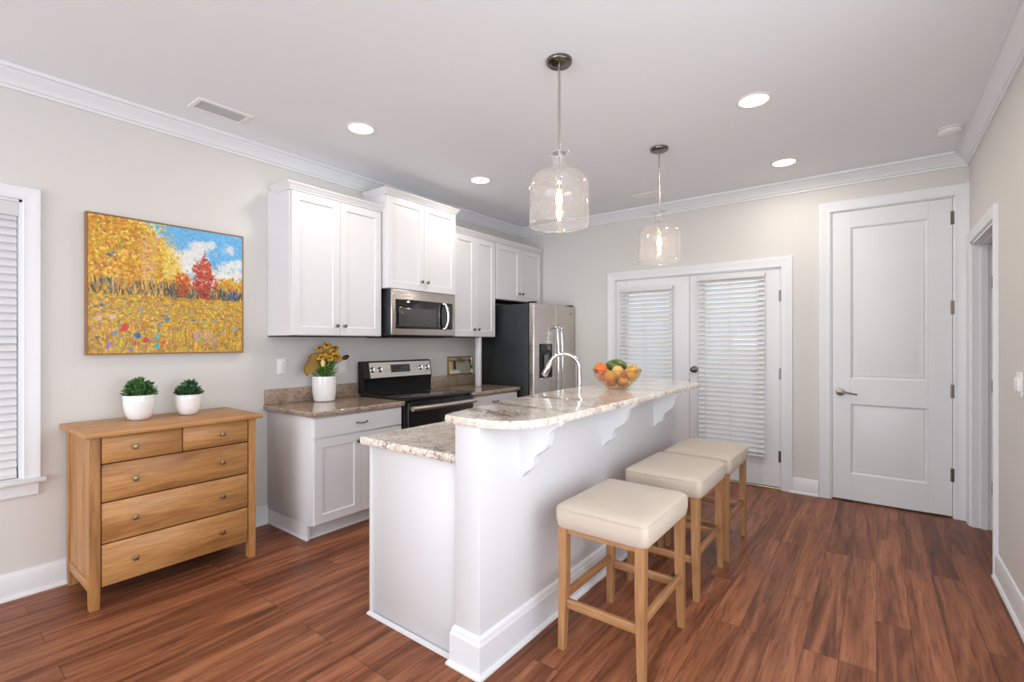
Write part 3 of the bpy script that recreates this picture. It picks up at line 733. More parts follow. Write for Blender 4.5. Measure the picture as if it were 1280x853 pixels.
# ------------------------------------------------------------------ stools
def make_stool(label):
    t = thing('bar_stool', (0, 0, 0), label, 'stool', 'upholstered stools along the bar')
    hx, hy = .195, .252; zb = .53
    # upholstered seat: rounded block with domed top
    m = MB(); n = 14; rings = []
    def sq(ax, ay, r, z, dz=0):
        ring = []
        for q, (sx, sy) in enumerate(((1, 1), (-1, 1), (-1, -1), (1, -1))):
            for k in range(6):
                a = PI/2*q+PI/2*k/5
                ring.append(((ax-r)*sx+r*math.cos(a), (ay-r)*sy+r*math.sin(a), z))
        return ring
    prof = [(-.006, 0), (0, .006), (.006, .04), (.005, .082), (-.002, .094), (-.014, .102), (-.05, .109), (-.10, .114), (-.15, .116)]
    for o_, h_ in prof:
        ax, ay = hx+.010+o_, hy+.005+o_; rings.append(sq(ax, ay, min(.03, ax*.7), zb+h_))
    m.loft(rings); obj('seat', m, LINEN, t, 60)
    pp = sq(hx+.014, hy+.009, .034, zb+.086); m = MB()
    m.tube([Vector(p) for p in pp]+[Vector(pp[0])], .0032, 6); obj('piping', m, LINEN, t)
    for sx in (-1, 1):
        for sy in (-1, 1):
            cx, cy = sx*(hx-.020), sy*(hy-.020); m = MB()
            r0 = lambda z, k, ox, oy: [(cx+ox-k, cy+oy-k, z), (cx+ox+k, cy+oy-k, z), (cx+ox+k, cy+oy+k, z), (cx+ox-k, cy+oy+k, z)]
            m.loft([r0(0, .0145, sx*.006, sy*.006), r0(.30, .019, 0, 0), r0(zb+.002, .020, 0, 0)])
            obj('leg', m, STZ, t)
    for sy in (-1, 1):
        cy = sy*(hy-.020); obj('stretcher', MB().box(-hx+.036, hx-.036, cy-.010, cy+.010, .185, .222, .002), STX, t)
    for sx in (-1, 1):
        cx = sx*(hx-.020); obj('stretcher', MB().box(cx-.010, cx+.010, -hy+.036, hy-.036, .215, .250, .002), STY, t)
    obj('seat_frame', MB().box(-hx+.012, hx-.012, -hy+.012, hy-.012, zb-.022, zb+.004), STX, t)
    return t
s0 = make_stool('beige upholstered wooden bar stool nearest the camera')
s0.location = (-.912, 2.045, 0)
for (x, y, lb) in ((-.922, 2.795, 'beige upholstered wooden bar stool, middle one of the three'), (-.912, 3.375, 'beige upholstered wooden bar stool nearest the glazed doors')):
    c = copy_tree(s0); c.location = (x, y, 0); c['label'] = lb

# ------------------------------------------------------------------ pendants and downlights
def make_pendant():
    t = thing('pendant_light', (0, 0, ZC), 'x', 'pendant light', 'glass pendants over the bar')
    def L(*a): return a
    z = ZC
    obj('canopy', MB().lathe([(0, 0), (.064, 0), (.064, -.014), (.058, -.020), (.010, -.022), (0, -.022)], (0, 0, z), 'Z', 32), NICKEL, t)
    obj('rod', MB().cyl((0, 0, 2.17), .0065, z-.02-2.17, 'Z', 12), mat('pale_nickel', (196, 188, 182), .25, 1), t)
    pr_ = [(.052, 2.285), (.046, 2.281), (.034, 2.268), (.032, 2.245), (.036, 2.22), (.055, 2.205), (.095, 2.190), (.128, 2.170), (.145, 2.142), (.150, 2.11), (.150, 1.97), (.150, 1.925)]
    pi_ = [(r-.003, h) for r, h in pr_]
    obj('glass_shade', MB().lathe(pr_, (0, 0, 0), 'Z', 48, False), PGLASS, t, 80)
    obj('glass_rim', MB().lathe([(.149, 1.927), (.152, 1.924), (.1515, 1.921), (.1475, 1.921), (.147, 1.924), (.149, 1.927)], (0, 0, 0), 'Z', 48, False), PGLASS, t, 80)
    m = MB().lathe([(0, 2.292), (.036, 2.292), (.036, 2.286), (0, 2.286)], (0, 0, 0), 'Z', 24); m.tube([(-.055, 0, 2.288), (.055, 0, 2.288)], .003, 8); m.ell((-.056, 0, 2.288), (.006,)*3, 8, 6).ell((.056, 0, 2.288), (.006,)*3, 8, 6)
    obj('shade_holder', m, CHROME, t)
    obj('socket', MB().lathe([(0, 2.175), (.014, 2.175), (.016, 2.165), (.016, 2.13), (.012, 2.125), (0, 2.125)], (0, 0, 0), 'Z', 20), CHROME, t)
    gb = obj('bulb', MB().lathe([(.003, 2.126), (.011, 2.12), (.014, 2.10), (.023, 2.07), (.029, 2.045), (.027, 2.02), (.016, 2.0), (.003, 1.994)], (0, 0, 0), 'Z', 20), AMBG, t)
    obj('filament', MB().tube([(0, 0, 2.105), (0, 0, 2.08), (0, 0, 2.05), (0, 0, 2.02)], [.005, .015, .017, .007], 10), BULB, gb)
    return t
p0 = make_pendant(); p0['label'] = 'clear glass pendant lamp hanging nearest the camera over the bar'
p1 = copy_tree(p0); p1['label'] = 'clear glass pendant lamp farther away, in front of the glazed doors'
p0.location = (-1.274, 2.075, ZC); p1.location = (-1.269, 3.460, ZC)

def make_down():
    t = thing('recessed_light', (0, 0, ZC), 'x', 'ceiling light', 'recessed downlights')
    obj('trim_ring', MB().lathe([(.098, 0), (.098, -.003), (.090, -.006), (.080, -.004), (.076, 0)], (0, 0, ZC), 'Z', 40, False), SMOKE, t)
    obj('lens', MB().lathe([(0, -.0005), (.078, -.0005), (.078, -.0022), (0, -.0030)], (0, 0, ZC), 'Z', 40), LENS, t)
    l = bpy.data.lights.new('downlight_lamp', 'AREA'); l.shape = 'DISK'; l.size = .15; l.energy = DOWN; l.color = (1, .94, .86)
    o = bpy.data.objects.new('lamp', l); COL.objects.link(o); o.parent = t; o.location = (0, 0, -.008)
    return t
dl = make_down()
spots = [(-2.73, 1.94, 'recessed round ceiling light above the leftmost wall cabinet'), (-.575, 3.106, 'recessed round ceiling light right of the farther pendant, nearer the camera'),
         (-2.77, 3.195, 'recessed round ceiling light just left of the nearer pendant shade'), (-.584, 4.33, 'recessed round ceiling light closest to the tall white door'),
         (-.6, -1.3, 'recessed round ceiling light above the living side near the camera'), (-2.4, -1.9, 'recessed round ceiling light of the living side near the window wall')]  # last two lamps are added fill, out of view
for i, (x, y, lb) in enumerate(spots):
    o = dl if i == 0 else copy_tree(dl); o.location = (x, y, ZC); o['label'] = lb

def vent(x0, x1, y0, y1, lb, along='Y'):
    t = thing('ceiling_vent', ((x0+x1)/2, (y0+y1)/2, ZC), lb, 'vent')
    fr = lambda u, v, n: (x0+u, y0+v, ZC-n)
    obj('frame', MB().rings(fr, x1-x0, y1-y0, [(0, 0), (.002, .005), (.022, .007), (.026, .002)], False), PLATE, t)
    obj('backing', MB().box(x0+.02, x1-.02, y0+.02, y1-.02, ZC-.0015, ZC-.0005), mat('duct_grey', (222, 220, 220), .8), t)
    m = MB(); n = int((x1-x0-.05)/.012) if along == 'Y' else int((y1-y0-.05)/.012)
    for i in range(n):
        if along == 'Y':
            x = x0+.03+i*.012; m.loft([[(x, y, ZC-.002), (x+.008, y, ZC-.007), (x+.009, y, ZC-.006), (x+.001, y, ZC-.001)] for y in (y0+.022, y1-.022)])
        else:
            y = y0+.03+i*.012; m.loft([[(x, y, ZC-.002), (x, y+.008, ZC-.007), (x, y+.009, ZC-.006), (x, y+.001, ZC-.001)] for x in (x0+.022, x1-.022)])
    obj('louvres', m, PLATE, t)
vent(-3.30, -3.125, 1.125, 1.43, 'white rectangular ceiling vent above the autumn painting')
vent(-1.90, -1.60, 4.42, 4.58, 'small ceiling vent behind the farther pendant rod', 'X')
t = thing('smoke_detector', (.385, 4.30, ZC), 'round white smoke detector on the ceiling by the right wall', 'smoke detector')
obj('mount', MB().lathe([(0, 0), (.066, 0), (.066, -.010), (0, -.010)], (.385, 4.30, ZC), 'Z', 32), SMOKE, t)
obj('cover', MB().lathe([(0, -.012), (.062, -.012), (.063, -.026), (.056, -.036), (.03, -.040), (0, -.041)], (.385, 4.30, ZC), 'Z', 32), SMOKE, t)

# ------------------------------------------------------------------ switches, outlets
def plate_x(x, n, y, z, w, h, lb, cat, kind='switch', cnt=1):
    t = thing('light_switch' if kind == 'switch' else 'wall_outlet', (x, y, z), lb, cat)
    a, b = sorted((x, x+n*.006)); obj('plate', MB().box(a, b, y-w/2, y+w/2, z-h/2, z+h/2, .002), PLATE, t)
    for i in range(cnt):
        yy = y+(i-(cnt-1)/2)*.046
        if kind == 'switch':
            a, b = sorted((x+n*.004, x+n*.016)); obj('rocker', MB().box(a, b, yy-.016, yy+.016, z-.032, z+.032, .003), PLATE, t)
        else:
            a, b = sorted((x+n*.004, x+n*.008))
            for dz in (-.02, .02): obj('socket', MB().box(a, b, yy-.016, yy+.016, z+dz-.014, z+dz+.014, .003), PLATE, t)
    return t
plate_x(XR, -1, 3.32, 1.132, .115, .118, 'white double light switch on the right wall', 'light switch', 'switch', 2)
plate_x(XL, 1, 1.852, 1.15, .072, .116, 'white outlet on the wall left of the yellow flower pot', 'outlet', 'outlet')
o = plate_x(XL, 1, 2.37, 1.13, .072, .116, 'greyish outlet on the wall right of the yellow flower pot', 'outlet', 'outlet')

# ------------------------------------------------------------------ painting
def paint_art(W, H, seed=3):
    rg = np.random.RandomState(seed); img = np.zeros((H, W, 3), np.float32)
    yy, xx = np.mgrid[0:H, 0:W]; U = xx/W; V = yy/H
    def nz(s, sd):
        r = np.random.RandomState(sd); gh, gw = int(H/s)+3, int(W/s)+3; g = r.rand(gh, gw)
        fy, fx = yy/s, xx/s; iy, ix = fy.astype(int), fx.astype(int); ty, tx = fy-iy, fx-ix
        ty = ty*ty*(3-2*ty); tx = tx*tx*(3-2*tx)
        return (g[iy, ix]*(1-tx)+g[iy, ix+1]*tx)*(1-ty)+(g[iy+1, ix]*(1-tx)+g[iy+1, ix+1]*tx)*ty
    cl = nz(W*.13, 1)*.6+nz(W*.06, 2)*.3+nz(W*.02, 5)*.15
    sky = np.stack([106+0*U, 178+0*U, 226+0*U], -1)
    mask = np.clip((cl+V*.75-.54)*4.5, 0, .95)[..., None]
    img[:] = sky*(1-mask)+np.array([222, 224, 222])*mask
    for cu, cv, cr in ((.50, .22, .06), (.56, .27, .07), (.60, .20, .05), (.54, .34, .07), (.62, .31, .05), (.70, .13, .05), (.76, .11, .04), (.86, .30, .07), (.93, .26, .06), (.98, .24, .05), (.88, .38, .06), (.80, .36, .05), (.96, .34, .06)):
        dd = np.sqrt((U-cu)**2+((V-cv)*1.15)**2)/cr+.5*(nz(7, 31)-.5)+.3*(nz(3.5, 32)-.5); k = np.clip(1.5-1.2*dd, 0, .92)[..., None]
        img[:] = img*(1-k)+np.array([228, 228, 224])*k
    fld = (V > .555); base_ = np.stack([206+0*U, 162-20*(V-.55), 34+0*U], -1); img[fld] = base_[fld]
    def stroke(u, v, a, b, th, col, al=1.0):
        cx, cy = u*W, v*H; A, B = a*W, b*W; r = int(max(A, B))+2
        x0, x1, y0, y1 = max(0, int(cx)-r), min(W, int(cx)+r+1), max(0, int(cy)-r), min(H, int(cy)+r+1)
        if x0 >= x1 or y0 >= y1: return
        dx = xx[y0:y1, x0:x1]-cx; dy = yy[y0:y1, x0:x1]-cy; c, s = math.cos(th), math.sin(th)
        e = ((dx*c+dy*s)/max(A, .6))**2+((-dx*s+dy*c)/max(B, .6))**2
        k = (np.clip(1.5-e, 0, 1)*al)[..., None]
        img[y0:y1, x0:x1] = img[y0:y1, x0:x1]*(1-k)+np.array(col, np.float32)*k
    und = np.interp(U, [0, .24, .34, .42, .50, .54, .60, .64, .78, .84, .92, 1.0], [-.1, -.05, .06, .14, .26, .35, .42, .49, .49, .40, .40, .42])
    um = (V > und+.03*(nz(9, 21)-.5)) & (V <= .555); img[um] = np.array([190, 146, 52])
    Y_ = [(206, 158, 40), (226, 178, 44), (214, 160, 40), (236, 196, 70), (200, 140, 36), (222, 150, 50), (206, 120, 34), (240, 206, 96), (190, 150, 60), (178, 112, 40)]
    pick = lambda L: np.array(L[rg.randint(len(L))])+rg.randint(-12, 13, 3)
    # left golden tree mass
    def edge(u):      # upper limit of the trees
        return np.interp(u, [0, .24, .34, .42, .50, .54, .60, .64, .78, .84, .92, 1.0], [-.1, -.05, .04, .12, .24, .33, .40, .47, .47, .38, .38, .40])
    for i in range(5200):
        u, v = rg.rand(), rg.rand()*.56
        if u > .635 and u < .80 and v < .47: continue
        e_ = edge(u)
        if v < e_+.02*rg.randn(): continue
        c = pick(Y_)
        if u > .43 and u < .56 and v < .42: c = pick([(236, 214, 116), (228, 196, 88), (214, 180, 74)])
        if .30 < u < .40 and v > .1: c = pick([(216, 170, 120), (224, 180, 96), (206, 150, 96), (222, 176, 50)])
        if .52 < u < .62 and v > .36: c = pick([(206, 120, 30), (222, 150, 40), (190, 84, 34)])
        if .84 < u: c = pick([(214, 140, 40), (226, 176, 60), (190, 170, 60), (204, 110, 40)])
        stroke(u, v, .006+.012*rg.rand(), .004+.007*rg.rand(), rg.rand()*3, c, .85)
    # dark tree-line with trunks
    for i in range(900):
        u = rg.rand(); top = .455 if u < .5 else .475
        v = top+.10*rg.rand()
        c = pick([(70, 84, 92), (52, 62, 72), (92, 112, 124), (60, 56, 60), (110, 110, 96), (44, 48, 52)])
        if rg.rand() < (.5 if u < .45 else .15): c = pick(Y_)
        stroke(u, v, .0035, .012+.02*rg.rand(), .15*rg.randn(), c, .8)
    for i in range(46):
        u = rg.rand(); stroke(u, .46+.05*rg.rand(), .0016, .03+.03*rg.rand(), .05*rg.randn(), pick([(190, 180, 160), (58, 50, 50), (160, 130, 100)]), .9)
    # red tree
    for i in range(1000):
        a = rg.rand()*2*PI; r = math.sqrt(rg.rand()); wv = 1+.35*math.sin(5*a+1)+.2*math.sin(9*a); u = .71+.068*r*wv*math.cos(a); v = .40+.165*r*(1+.1*math.sin(7*a))*math.sin(a)+.02*rg.randn()
        if v > .50 and abs(u-.715) > .035: continue
        stroke(u, v, .004+.006*rg.rand(), .003+.004*rg.rand(), rg.rand()*3, pick([(176, 52, 40), (150, 34, 36), (204, 84, 44), (190, 66, 50), (222, 110, 60), (140, 60, 70)]), .85)
    for k in range(50): stroke(.715+.012*rg.randn(), .5+.04*rg.rand(), .003, .015, 0, pick([(120, 40, 36), (150, 46, 40)]), .8)
    for k in range(70): stroke(.56+.02*rg.randn(), .50+.04*rg.randn(), .005, .012, 0, pick([(176, 78, 34), (158, 60, 36)]), .8)
    for k in range(50): stroke(.60+.10*rg.randn()*.6, .575+.01*rg.randn(), .012, .004, 0, pick([(206, 104, 50), (200, 120, 40)]), .7)
    for k in range(26): stroke(.77+.012*rg.randn(), .575+.01*rg.randn(), .008, .006, 0, (204, 92, 84), .7)
    for k in range(20): stroke(.925+.012*rg.randn(), .525+.02*rg.randn(), .004, .012, 0, (52, 84, 170), .9)
    # field
    F = [(226, 184, 40), (212, 164, 36), (234, 194, 56), (186, 138, 40), (196, 152, 60), (180, 136, 84), (150, 112, 50), (206, 168, 84), (164, 140, 60)]
    for i in range(5200):
        v = .565+.435*rg.rand(); u = rg.rand(); d = (v-.565)/.435; c = pick(F)
        if d > .55 and rg.rand() < .6: stroke(u, v, .003+.004*rg.rand(), .018+.02*rg.rand(), .1*rg.randn(), c, .75)
        else: stroke(u, v, .006+.010*rg.rand(), .003+.005*rg.rand(), .4*rg.randn(), c, .85)
    for i in range(800):      # small dark and light specks
        v = .57+.42*rg.rand(); u = rg.rand(); stroke(u, v, .002+.002*rg.rand(), .002+.002*rg.rand(), 0, pick([(90, 70, 40), (120, 90, 40), (150, 104, 50), (240, 226, 180), (96, 110, 60)]), .8)
    for i in range(520):
        v = .6+.38*rg.rand(); u = rg.rand(); stroke(u, v, .003+.004*rg.rand(), .003+.004*rg.rand(), rg.rand()*3, pick([(206, 120, 80), (214, 150, 140), (120, 140, 160), (190, 90, 50), (230, 210, 190), (150, 160, 70)]), .8)
    for i in range(420):      # lighter scattered leaves along the crown edge
        u = .22+.34*rg.rand(); v = edge(u)-.03+.07*rg.randn()
        if 0 < v < .5: stroke(u, v, .004+.006*rg.rand(), .003+.004*rg.rand(), rg.rand()*3, pick([(236, 206, 90), (222, 186, 70), (240, 224, 150), (214, 160, 60)]), .75)
    for i in range(160):
        u = .63+.18*rg.rand(); v = .24+.3*rg.rand(); stroke(u, v, .003+.004*rg.rand(), .003+.003*rg.rand(), rg.rand()*3, pick([(206, 110, 60), (190, 90, 70), (214, 150, 90)]), .6)
    for i in range(50): stroke(rg.rand()*.36, .02+.4*rg.rand(), .004+.004*rg.rand(), .003+.003*rg.rand(), rg.rand()*3, pick([(110, 80, 50), (170, 70, 50), (90, 100, 60)]), .85)
    for i in range(20): stroke(.175+.01*rg.randn()-.0, .20+.03*rg.randn(), .007, .003, -.9, pick([(110, 150, 60), (140, 160, 60)]), .9)
    for u, v, a, b, c in ((.115, .28, .018, .012, (70, 96, 140)), (.135, .26, .012, .012, (110, 130, 160)), (.205, .81, .024, .034, (208, 78, 46)), (.28, .87, .019, .024, (52, 110, 160)), (.262, .92, .014, .016, (204, 90, 40)),
                          (.40, .87, .016, .03, (96, 170, 176)), (.395, .94, .016, .025, (80, 160, 170)), (.435, .915, .016, .02, (220, 96, 50)), (.33, .90, .014, .025, (190, 60, 60)), (.32, .775, .016, .018, (216, 130, 40)),
                          (.30, .67, .016, .018, (150, 150, 160)), (.46, .74, .016, .018, (90, 130, 160)), (.44, .72, .012, .012, (130, 150, 130)), (.41, .78, .014, .018, (130, 130, 160)), (.94, .80, .016, .022, (150, 160, 200)),
                          (.95, .73, .012, .014, (216, 140, 120)), (.06, .74, .018, .022, (220, 170, 150)), (.13, .73, .016, .018, (222, 186, 180)), (.15, .85, .014, .018, (120, 140, 180)), (.11, .94, .014, .03, (150, 120, 170)),
                          (.04, .66, .010, .012, (110, 120, 130)), (.075, .65, .012, .012, (80, 100, 120)), (.17, .96, .02, .012, (150, 180, 60)), (.24, .97, .014, .012, (140, 130, 170)), (.85, .83, .012, .012, (140, 160, 170)),
                          (.64, .74, .02, .008, (110, 120, 130)), (.70, .75, .03, .008, (170, 180, 140)), (.78, .74, .02, .008, (150, 160, 150)), (.05, .88, .012, .01, (120, 90, 60)), (.80, .95, .014, .014, (150, 150, 110)),
                          (.68, .90, .012, .03, (150, 160, 60)), (.66, .86, .02, .05, (196, 160, 140)), (.73, .86, .014, .05, (196, 160, 140)), (.78, .90, .014, .05, (186, 150, 130))):
        for k in range(7): stroke(u+a*.35*rg.randn(), v+b*.35*rg.randn(), a*.6, b*.6, rg.rand(), np.array(c)+rg.randint(-14, 15, 3), .8)
    img += (nz(2.2, 9)[..., None]-.5)*34+(nz(1.3, 12)[..., None]-.5)*20
    img = img*.99
    return np.clip(img, 0, 255)/255
PY0, PY1, PZ0, PZ1 = .711, 1.558, 1.262, 2.078
t = thing('painting', (XL, (PY0+PY1)/2, PZ0), 'autumn landscape painting with golden trees and one red tree', 'painting')
W, H = 300, 290; art = paint_art(W, H); gm = art.mean(-1)
xp = XL+.034
vs = []; b_ = .008
for j in range(H):
    for i in range(W):
        vs.append((xp+.0012*float(gm[j, i])-XL, PY0+b_+(PY1-PY0-2*b_)*i/(W-1)-(PY0+PY1)/2, (PZ1-b_)-(PZ1-PZ0-2*b_)*j/(H-1)-PZ0))
fs = [(j*W+i, (j+1)*W+i, (j+1)*W+i+1, j*W+i+1) for j in range(H-1) for i in range(W-1)]
me = bpy.data.meshes.new('canvas'); me.from_pydata(vs, [], fs); ca = me.color_attributes.new('paint', 'FLOAT_COLOR', 'POINT')
lin = np.where(art <= .04045, art/12.92, ((art+.055)/1.055)**2.4); buf = np.ones((H*W, 4), np.float32); buf[:, :3] = lin.reshape(-1, 3)
ca.data.foreach_set('color', buf.ravel()); me.shade_smooth()
PM = mat('oil_paint', rough=.45); at = N(PM.node_tree, 'ShaderNodeAttribute', attribute_name='paint'); PM.node_tree.links.new(at.outputs['Color'], PM.node_tree.nodes['Principled BSDF'].inputs['Base Color'])
me.materials.append(PM); cv = bpy.data.objects.new('canvas', me); COL.objects.link(cv); cv.parent = t
FRW = mat('painting_frame', (146, 104, 68), .5)
m = MB().rings(lambda u, v, n: (XL+.036+n, PY0+u, PZ0+v), PY1-PY0, PZ1-PZ0, [(0, -.034), (0, .002), (.006, .003), (.009, -.002), (.009, -.034)], False)
obj('frame', m, FRW, t, 25)
obj('stretcher_back', MB().box(XL+.002, XL+.030, PY0+.012, PY1-.012, PZ0+.012, PZ1-.012), FRW, t)

# ------------------------------------------------------------------ plants
def leafmat(name, cols):
    m = mat(name, rough=.45, **{'Subsurface Weight': 0}); nt = m.node_tree; b = nt.nodes['Principled BSDF']
    g = N(nt, 'ShaderNodeNewGeometry'); r = ramp(nt, cols); nt.links.new(g.outputs['Random Per Island'], r.inputs[0]); nt.links.new(r.outputs[0], b.inputs['Base Color'])
    return m
LEAF1 = leafmat('jade_leaves', [(0, (44, 84, 40)), (.4, (74, 124, 56)), (.75, (112, 160, 84)), (1, (36, 62, 44))])
LEAF2 = leafmat('deep_jade_leaves', [(0, (34, 68, 42)), (.4, (56, 100, 60)), (.8, (96, 140, 94)), (1, (30, 52, 40))])
LEAF3 = leafmat('bright_leaves', [(0, (60, 104, 30)), (.5, (96, 150, 44)), (1, (50, 80, 34))])
def leaf(m, p, d, L, wd, cup=.25, rl=0, tip=.1):
    """one closed, slightly thick leaf starting at p pointing along d"""
    d = Vector(d).normalized(); s_ = d.cross(Vector((0, 0, 1)))
    if s_.length < .1: s_ = Vector((1, 0, 0))
    s_.normalize(); s_ = Matrix.Rotation(rl, 3, d) @ s_; n = s_.cross(d).normalized(); p = Vector(p); th = L*.06
    prof = [(0, .15), (.2, .8), (.5, 1), (.8, .84), (1, tip)]
    rings = []
    for f, k in prof:
        c = p+d*L*f-n*(cup*L*(f-.4)**2)
        rings.append([c-s_*wd*k/2+n*wd*k*.16, c-n*th, c+s_*wd*k/2+n*wd*k*.16, c+n*th*.6])
    m.loft(rings)
def pot(t, x, y, z, rt, rb, h, mt=CERAM, straight=False):
    if straight: pr_ = [(0, 0), (rb-.010, 0), (rb, .008), (rt-.003, h*.35), (rt, h*.7), (rt, h), (rt-.006, h+.001), (rt-.007, h-.02), (0, h-.02)]
    else: pr_ = [(0, 0), (rb-.006, 0), (rb+.003, .003), (rt*.74, h*.10), (rt*.88, h*.28), (rt*.965, h*.52), (rt*.995, h*.75), (rt, h*.97), (rt-.002, h), (rt-.007, h), (rt-.009, h-.02), (0, h-.02)]
    obj('pot', MB().lathe(pr_, (x, y, z), 'Z', 40), mt, t, 40)
    obj('soil', MB().lathe([(0, h-.019), (rt-.010, h-.019), (rt-.014, h-.012), (0, h-.010)], (x, y, z), 'Z', 24), SOIL, t)
def jade(x, y, z, rt, rb, h, R_, Hf, lm, lb, sd, n=230):
    rg = random.Random(sd); t = thing('potted_plant', (x, y, z), lb, 'plant')
    pot(t, x, y, z, rt, rb, h)
    m = MB(); st = MB()
    nb = 26
    for k in range(nb):
        a = rg.uniform(0, 2*PI); r = math.sqrt(rg.random())*R_; hh = Hf*(.45+.5*rg.random())*(1-.35*(r/R_)**2)
        c = Vector((x+r*.5*math.cos(a), y+r*.5*math.sin(a), z+h-.015)); e = Vector((x+r*math.cos(a), y+r*math.sin(a), z+h+hh*.85))
        st.tube([c, c.lerp(e, .5)+Vector((0, 0, .004)), e], [.003, .0025, .002], 5)
    for q in range(n):
        a = rg.uniform(0, 2*PI); u = rg.random()**.45; el = math.asin(rg.random())
        v = Vector((math.cos(a)*math.cos(el)*R_, math.sin(a)*math.cos(el)*R_, math.sin(el)*Hf))
        pos = Vector((x, y, z+h-.004))+v*u*(.82+.3*mnoise.noise(Vector((v.x*30+sd, v.y*30, v.z*30)))); dd = Vector((v.x/R_, v.y/R_, .35+v.z/Hf*.8+rg.uniform(-.3, .4)))+Vector((rg.uniform(-.6, .6), rg.uniform(-.6, .6), 0))
        leaf(m, pos, dd, rg.uniform(.020, .029), rg.uniform(.016, .021), rl=rg.uniform(-.6, .6), tip=.45)
    obj('foliage', m, lm, t, 70); obj('stems', st, LEAF2, t)
    return t
jade(-3.395, .915, dzt, .076, .043, .144, .088, .100, LEAF1, 'larger jade plant in a white ceramic pot on the dresser', 5, 420)
jade(-3.395, 1.165, dzt, .070, .040, .126, .074, .088, LEAF2, 'smaller dark green plant in a white ceramic pot on the dresser', 11, 300)

# yellow arrangement on the worktop
px, py, pz = -3.462, 2.125, ZT
t = thing('flower_pot', (px, py, pz), 'white pot with yellow blooms and a brown seed pod beside the range', 'plant')
pot(t, px, py, pz, .0915, .078, .196, CERAM, True)
rg = random.Random(4); m = MB()
for k in range(150):
    a = rg.uniform(0, 2*PI); r = rg.uniform(0, .065); hh = rg.uniform(.0, .12)
    leaf(m, (px+r*math.cos(a), py+r*math.sin(a), pz+.185+hh), (math.cos(a)*.7, math.sin(a)*.7, rg.uniform(.4, 1.4)), rg.uniform(.035, .06), .010, rl=rg.uniform(-1, 1))
obj('foliage', m, LEAF3, t, 70)
YEL = leafmat('yellow_petals', [(0, (206, 150, 26)), (.45, (232, 188, 48)), (.8, (200, 140, 30)), (1, (140, 84, 30))])
CRM = mat('cream_bud', (226, 206, 128), .5); BRN = mat('seed_pod', (70, 40, 26), .6); OLV = leafmat('olive_brown_leaf', [(0, (150, 116, 52)), (1, (168, 140, 70))])
for k, (dx, dy, dz_, rr_) in enumerate(((.02, -.02, .365, .036), (.03, .055, .375, .040), (.02, .10, .335, .032), (.045, .02, .325, .036), (.04, -.055, .335, .030), (-.01, .03, .425, .038), (.0, .095, .405, .030), (-.02, -.035, .405, .028))):
    m = MB(); c = Vector((px+dx, py+dy, pz+dz_)); rg = random.Random(k)
    for q in range(26):
        a = q*2.4+k; el = math.asin(-.35+q/25*1.3) if q/25*1.3-.35 < 1 else PI/2
        d_ = Vector((math.cos(a)*math.cos(el), math.sin(a)*math.cos(el), math.sin(el)))
        m.ell(c+d_*rr_*.62, (rr_*.40, rr_*.34, rr_*.22), 8, 6, d_.to_track_quat('X', 'Z').to_matrix())
    bl = obj('bloom', m, YEL, t, 70)
    obj('bloom_centre', MB().ell(c+Vector((rr_*.75, -rr_*.45, rr_*.35)), (.008, .008, .008), 10, 6), BRN, bl)
    obj('stem', MB().tube([(px, py+dy*.3, pz+.16), c-Vector((0, 0, .01))], .0025, 6), LEAF3, t)
obj('bud', MB().ell((px+.07, py-.055, pz+.30), (.018, .018, .030), 14, 10), CRM, t)
# broad fan leaf on the left
m = MB(); c = Vector((px+.02, py-.055, pz+.262)); fan = []
for k in range(15):
    a = R(60+150*k/14); rad = .118+.005*math.sin(k*1.3); fan.append(c+Vector((.012*math.sin(k*.9), math.cos(a)*rad, math.sin(a)*rad)))
back = [p-Vector((.004, 0, 0)) for p in fan]
m.loft([[c+Vector((.0, 0, 0))]+fan, [c-Vector((.004, 0, 0))]+back]); obj('fan_leaf', m, OLV, t)
obj('fan_rim', MB().tube(fan, .004, 6), mat('brown_rim', (140, 88, 44), .6), t)
m = MB().tube([(px, py+.03, pz+.25), (px+.01, py+.11, pz+.300), (px+.015, py+.155, pz+.325)], [.004, .006, .008], 8)
obj('pod_stem', m, mat('ochre_stem', (186, 140, 60), .6), t)
obj('seed_pod', MB().ell((px+.015, py+.180, pz+.338), (.018, .034, .019), 14, 10, Matrix.Rotation(.4, 3, 'X')), BRN, t)

# ------------------------------------------------------------------ fruit bowl
bx, by, bz = -1.355, 2.925, 1.030
t = thing('fruit_bowl', (bx, by, bz), 'clear glass bowl filled with fruit on the raised bar', 'bowl')
pb = [(0, .004), (.045, .002), (.055, .0), (.060, .004), (.085, .022), (.115, .048), (.140, .080), (.154, .112), (.157, .124)]
obj('bowl', MB().lathe(pb+[(r-.004, h+.004) for r, h in reversed(pb[1:])], (bx, by, bz), 'Z', 56), BOWLG, t, 60) if False else obj('glass', MB().lathe(pb, (bx, by, bz), 'Z', 56, False), BOWLG, t, 80)
obj('rim', MB().lathe([(.155, .123), (.159, .124), (.160, .127), (.157, .129), (.154, .127), (.155, .123)], (bx, by, bz), 'Z', 56, False), BOWLG, t, 80)
def fmat(name, a, b, sc_=14, rough=.35):
    m = mat(name, rough=rough, coat=.15, bump=.3, bscale=120); nt = m.node_tree; tc = N(nt, 'ShaderNodeTexCoord'); ns = N(nt, 'ShaderNodeTexNoise', Scale=sc_, Detail=4)
    nt.links.new(tc.outputs['Object'], ns.inputs['Vector']); r = ramp(nt, [(.38, a), (.62, b)]); nt.links.new(ns.outputs['Fac'], r.inputs[0]); nt.links.new(r.outputs[0], nt.nodes['Principled BSDF'].inputs['Base Color']); return m
FO = fmat('orange_skin', (226, 110, 40), (236, 134, 54)); FR = fmat('red_skin', (178, 58, 40), (214, 120, 50)); FY = fmat('yellow_skin', (222, 176, 50), (206, 140, 36))
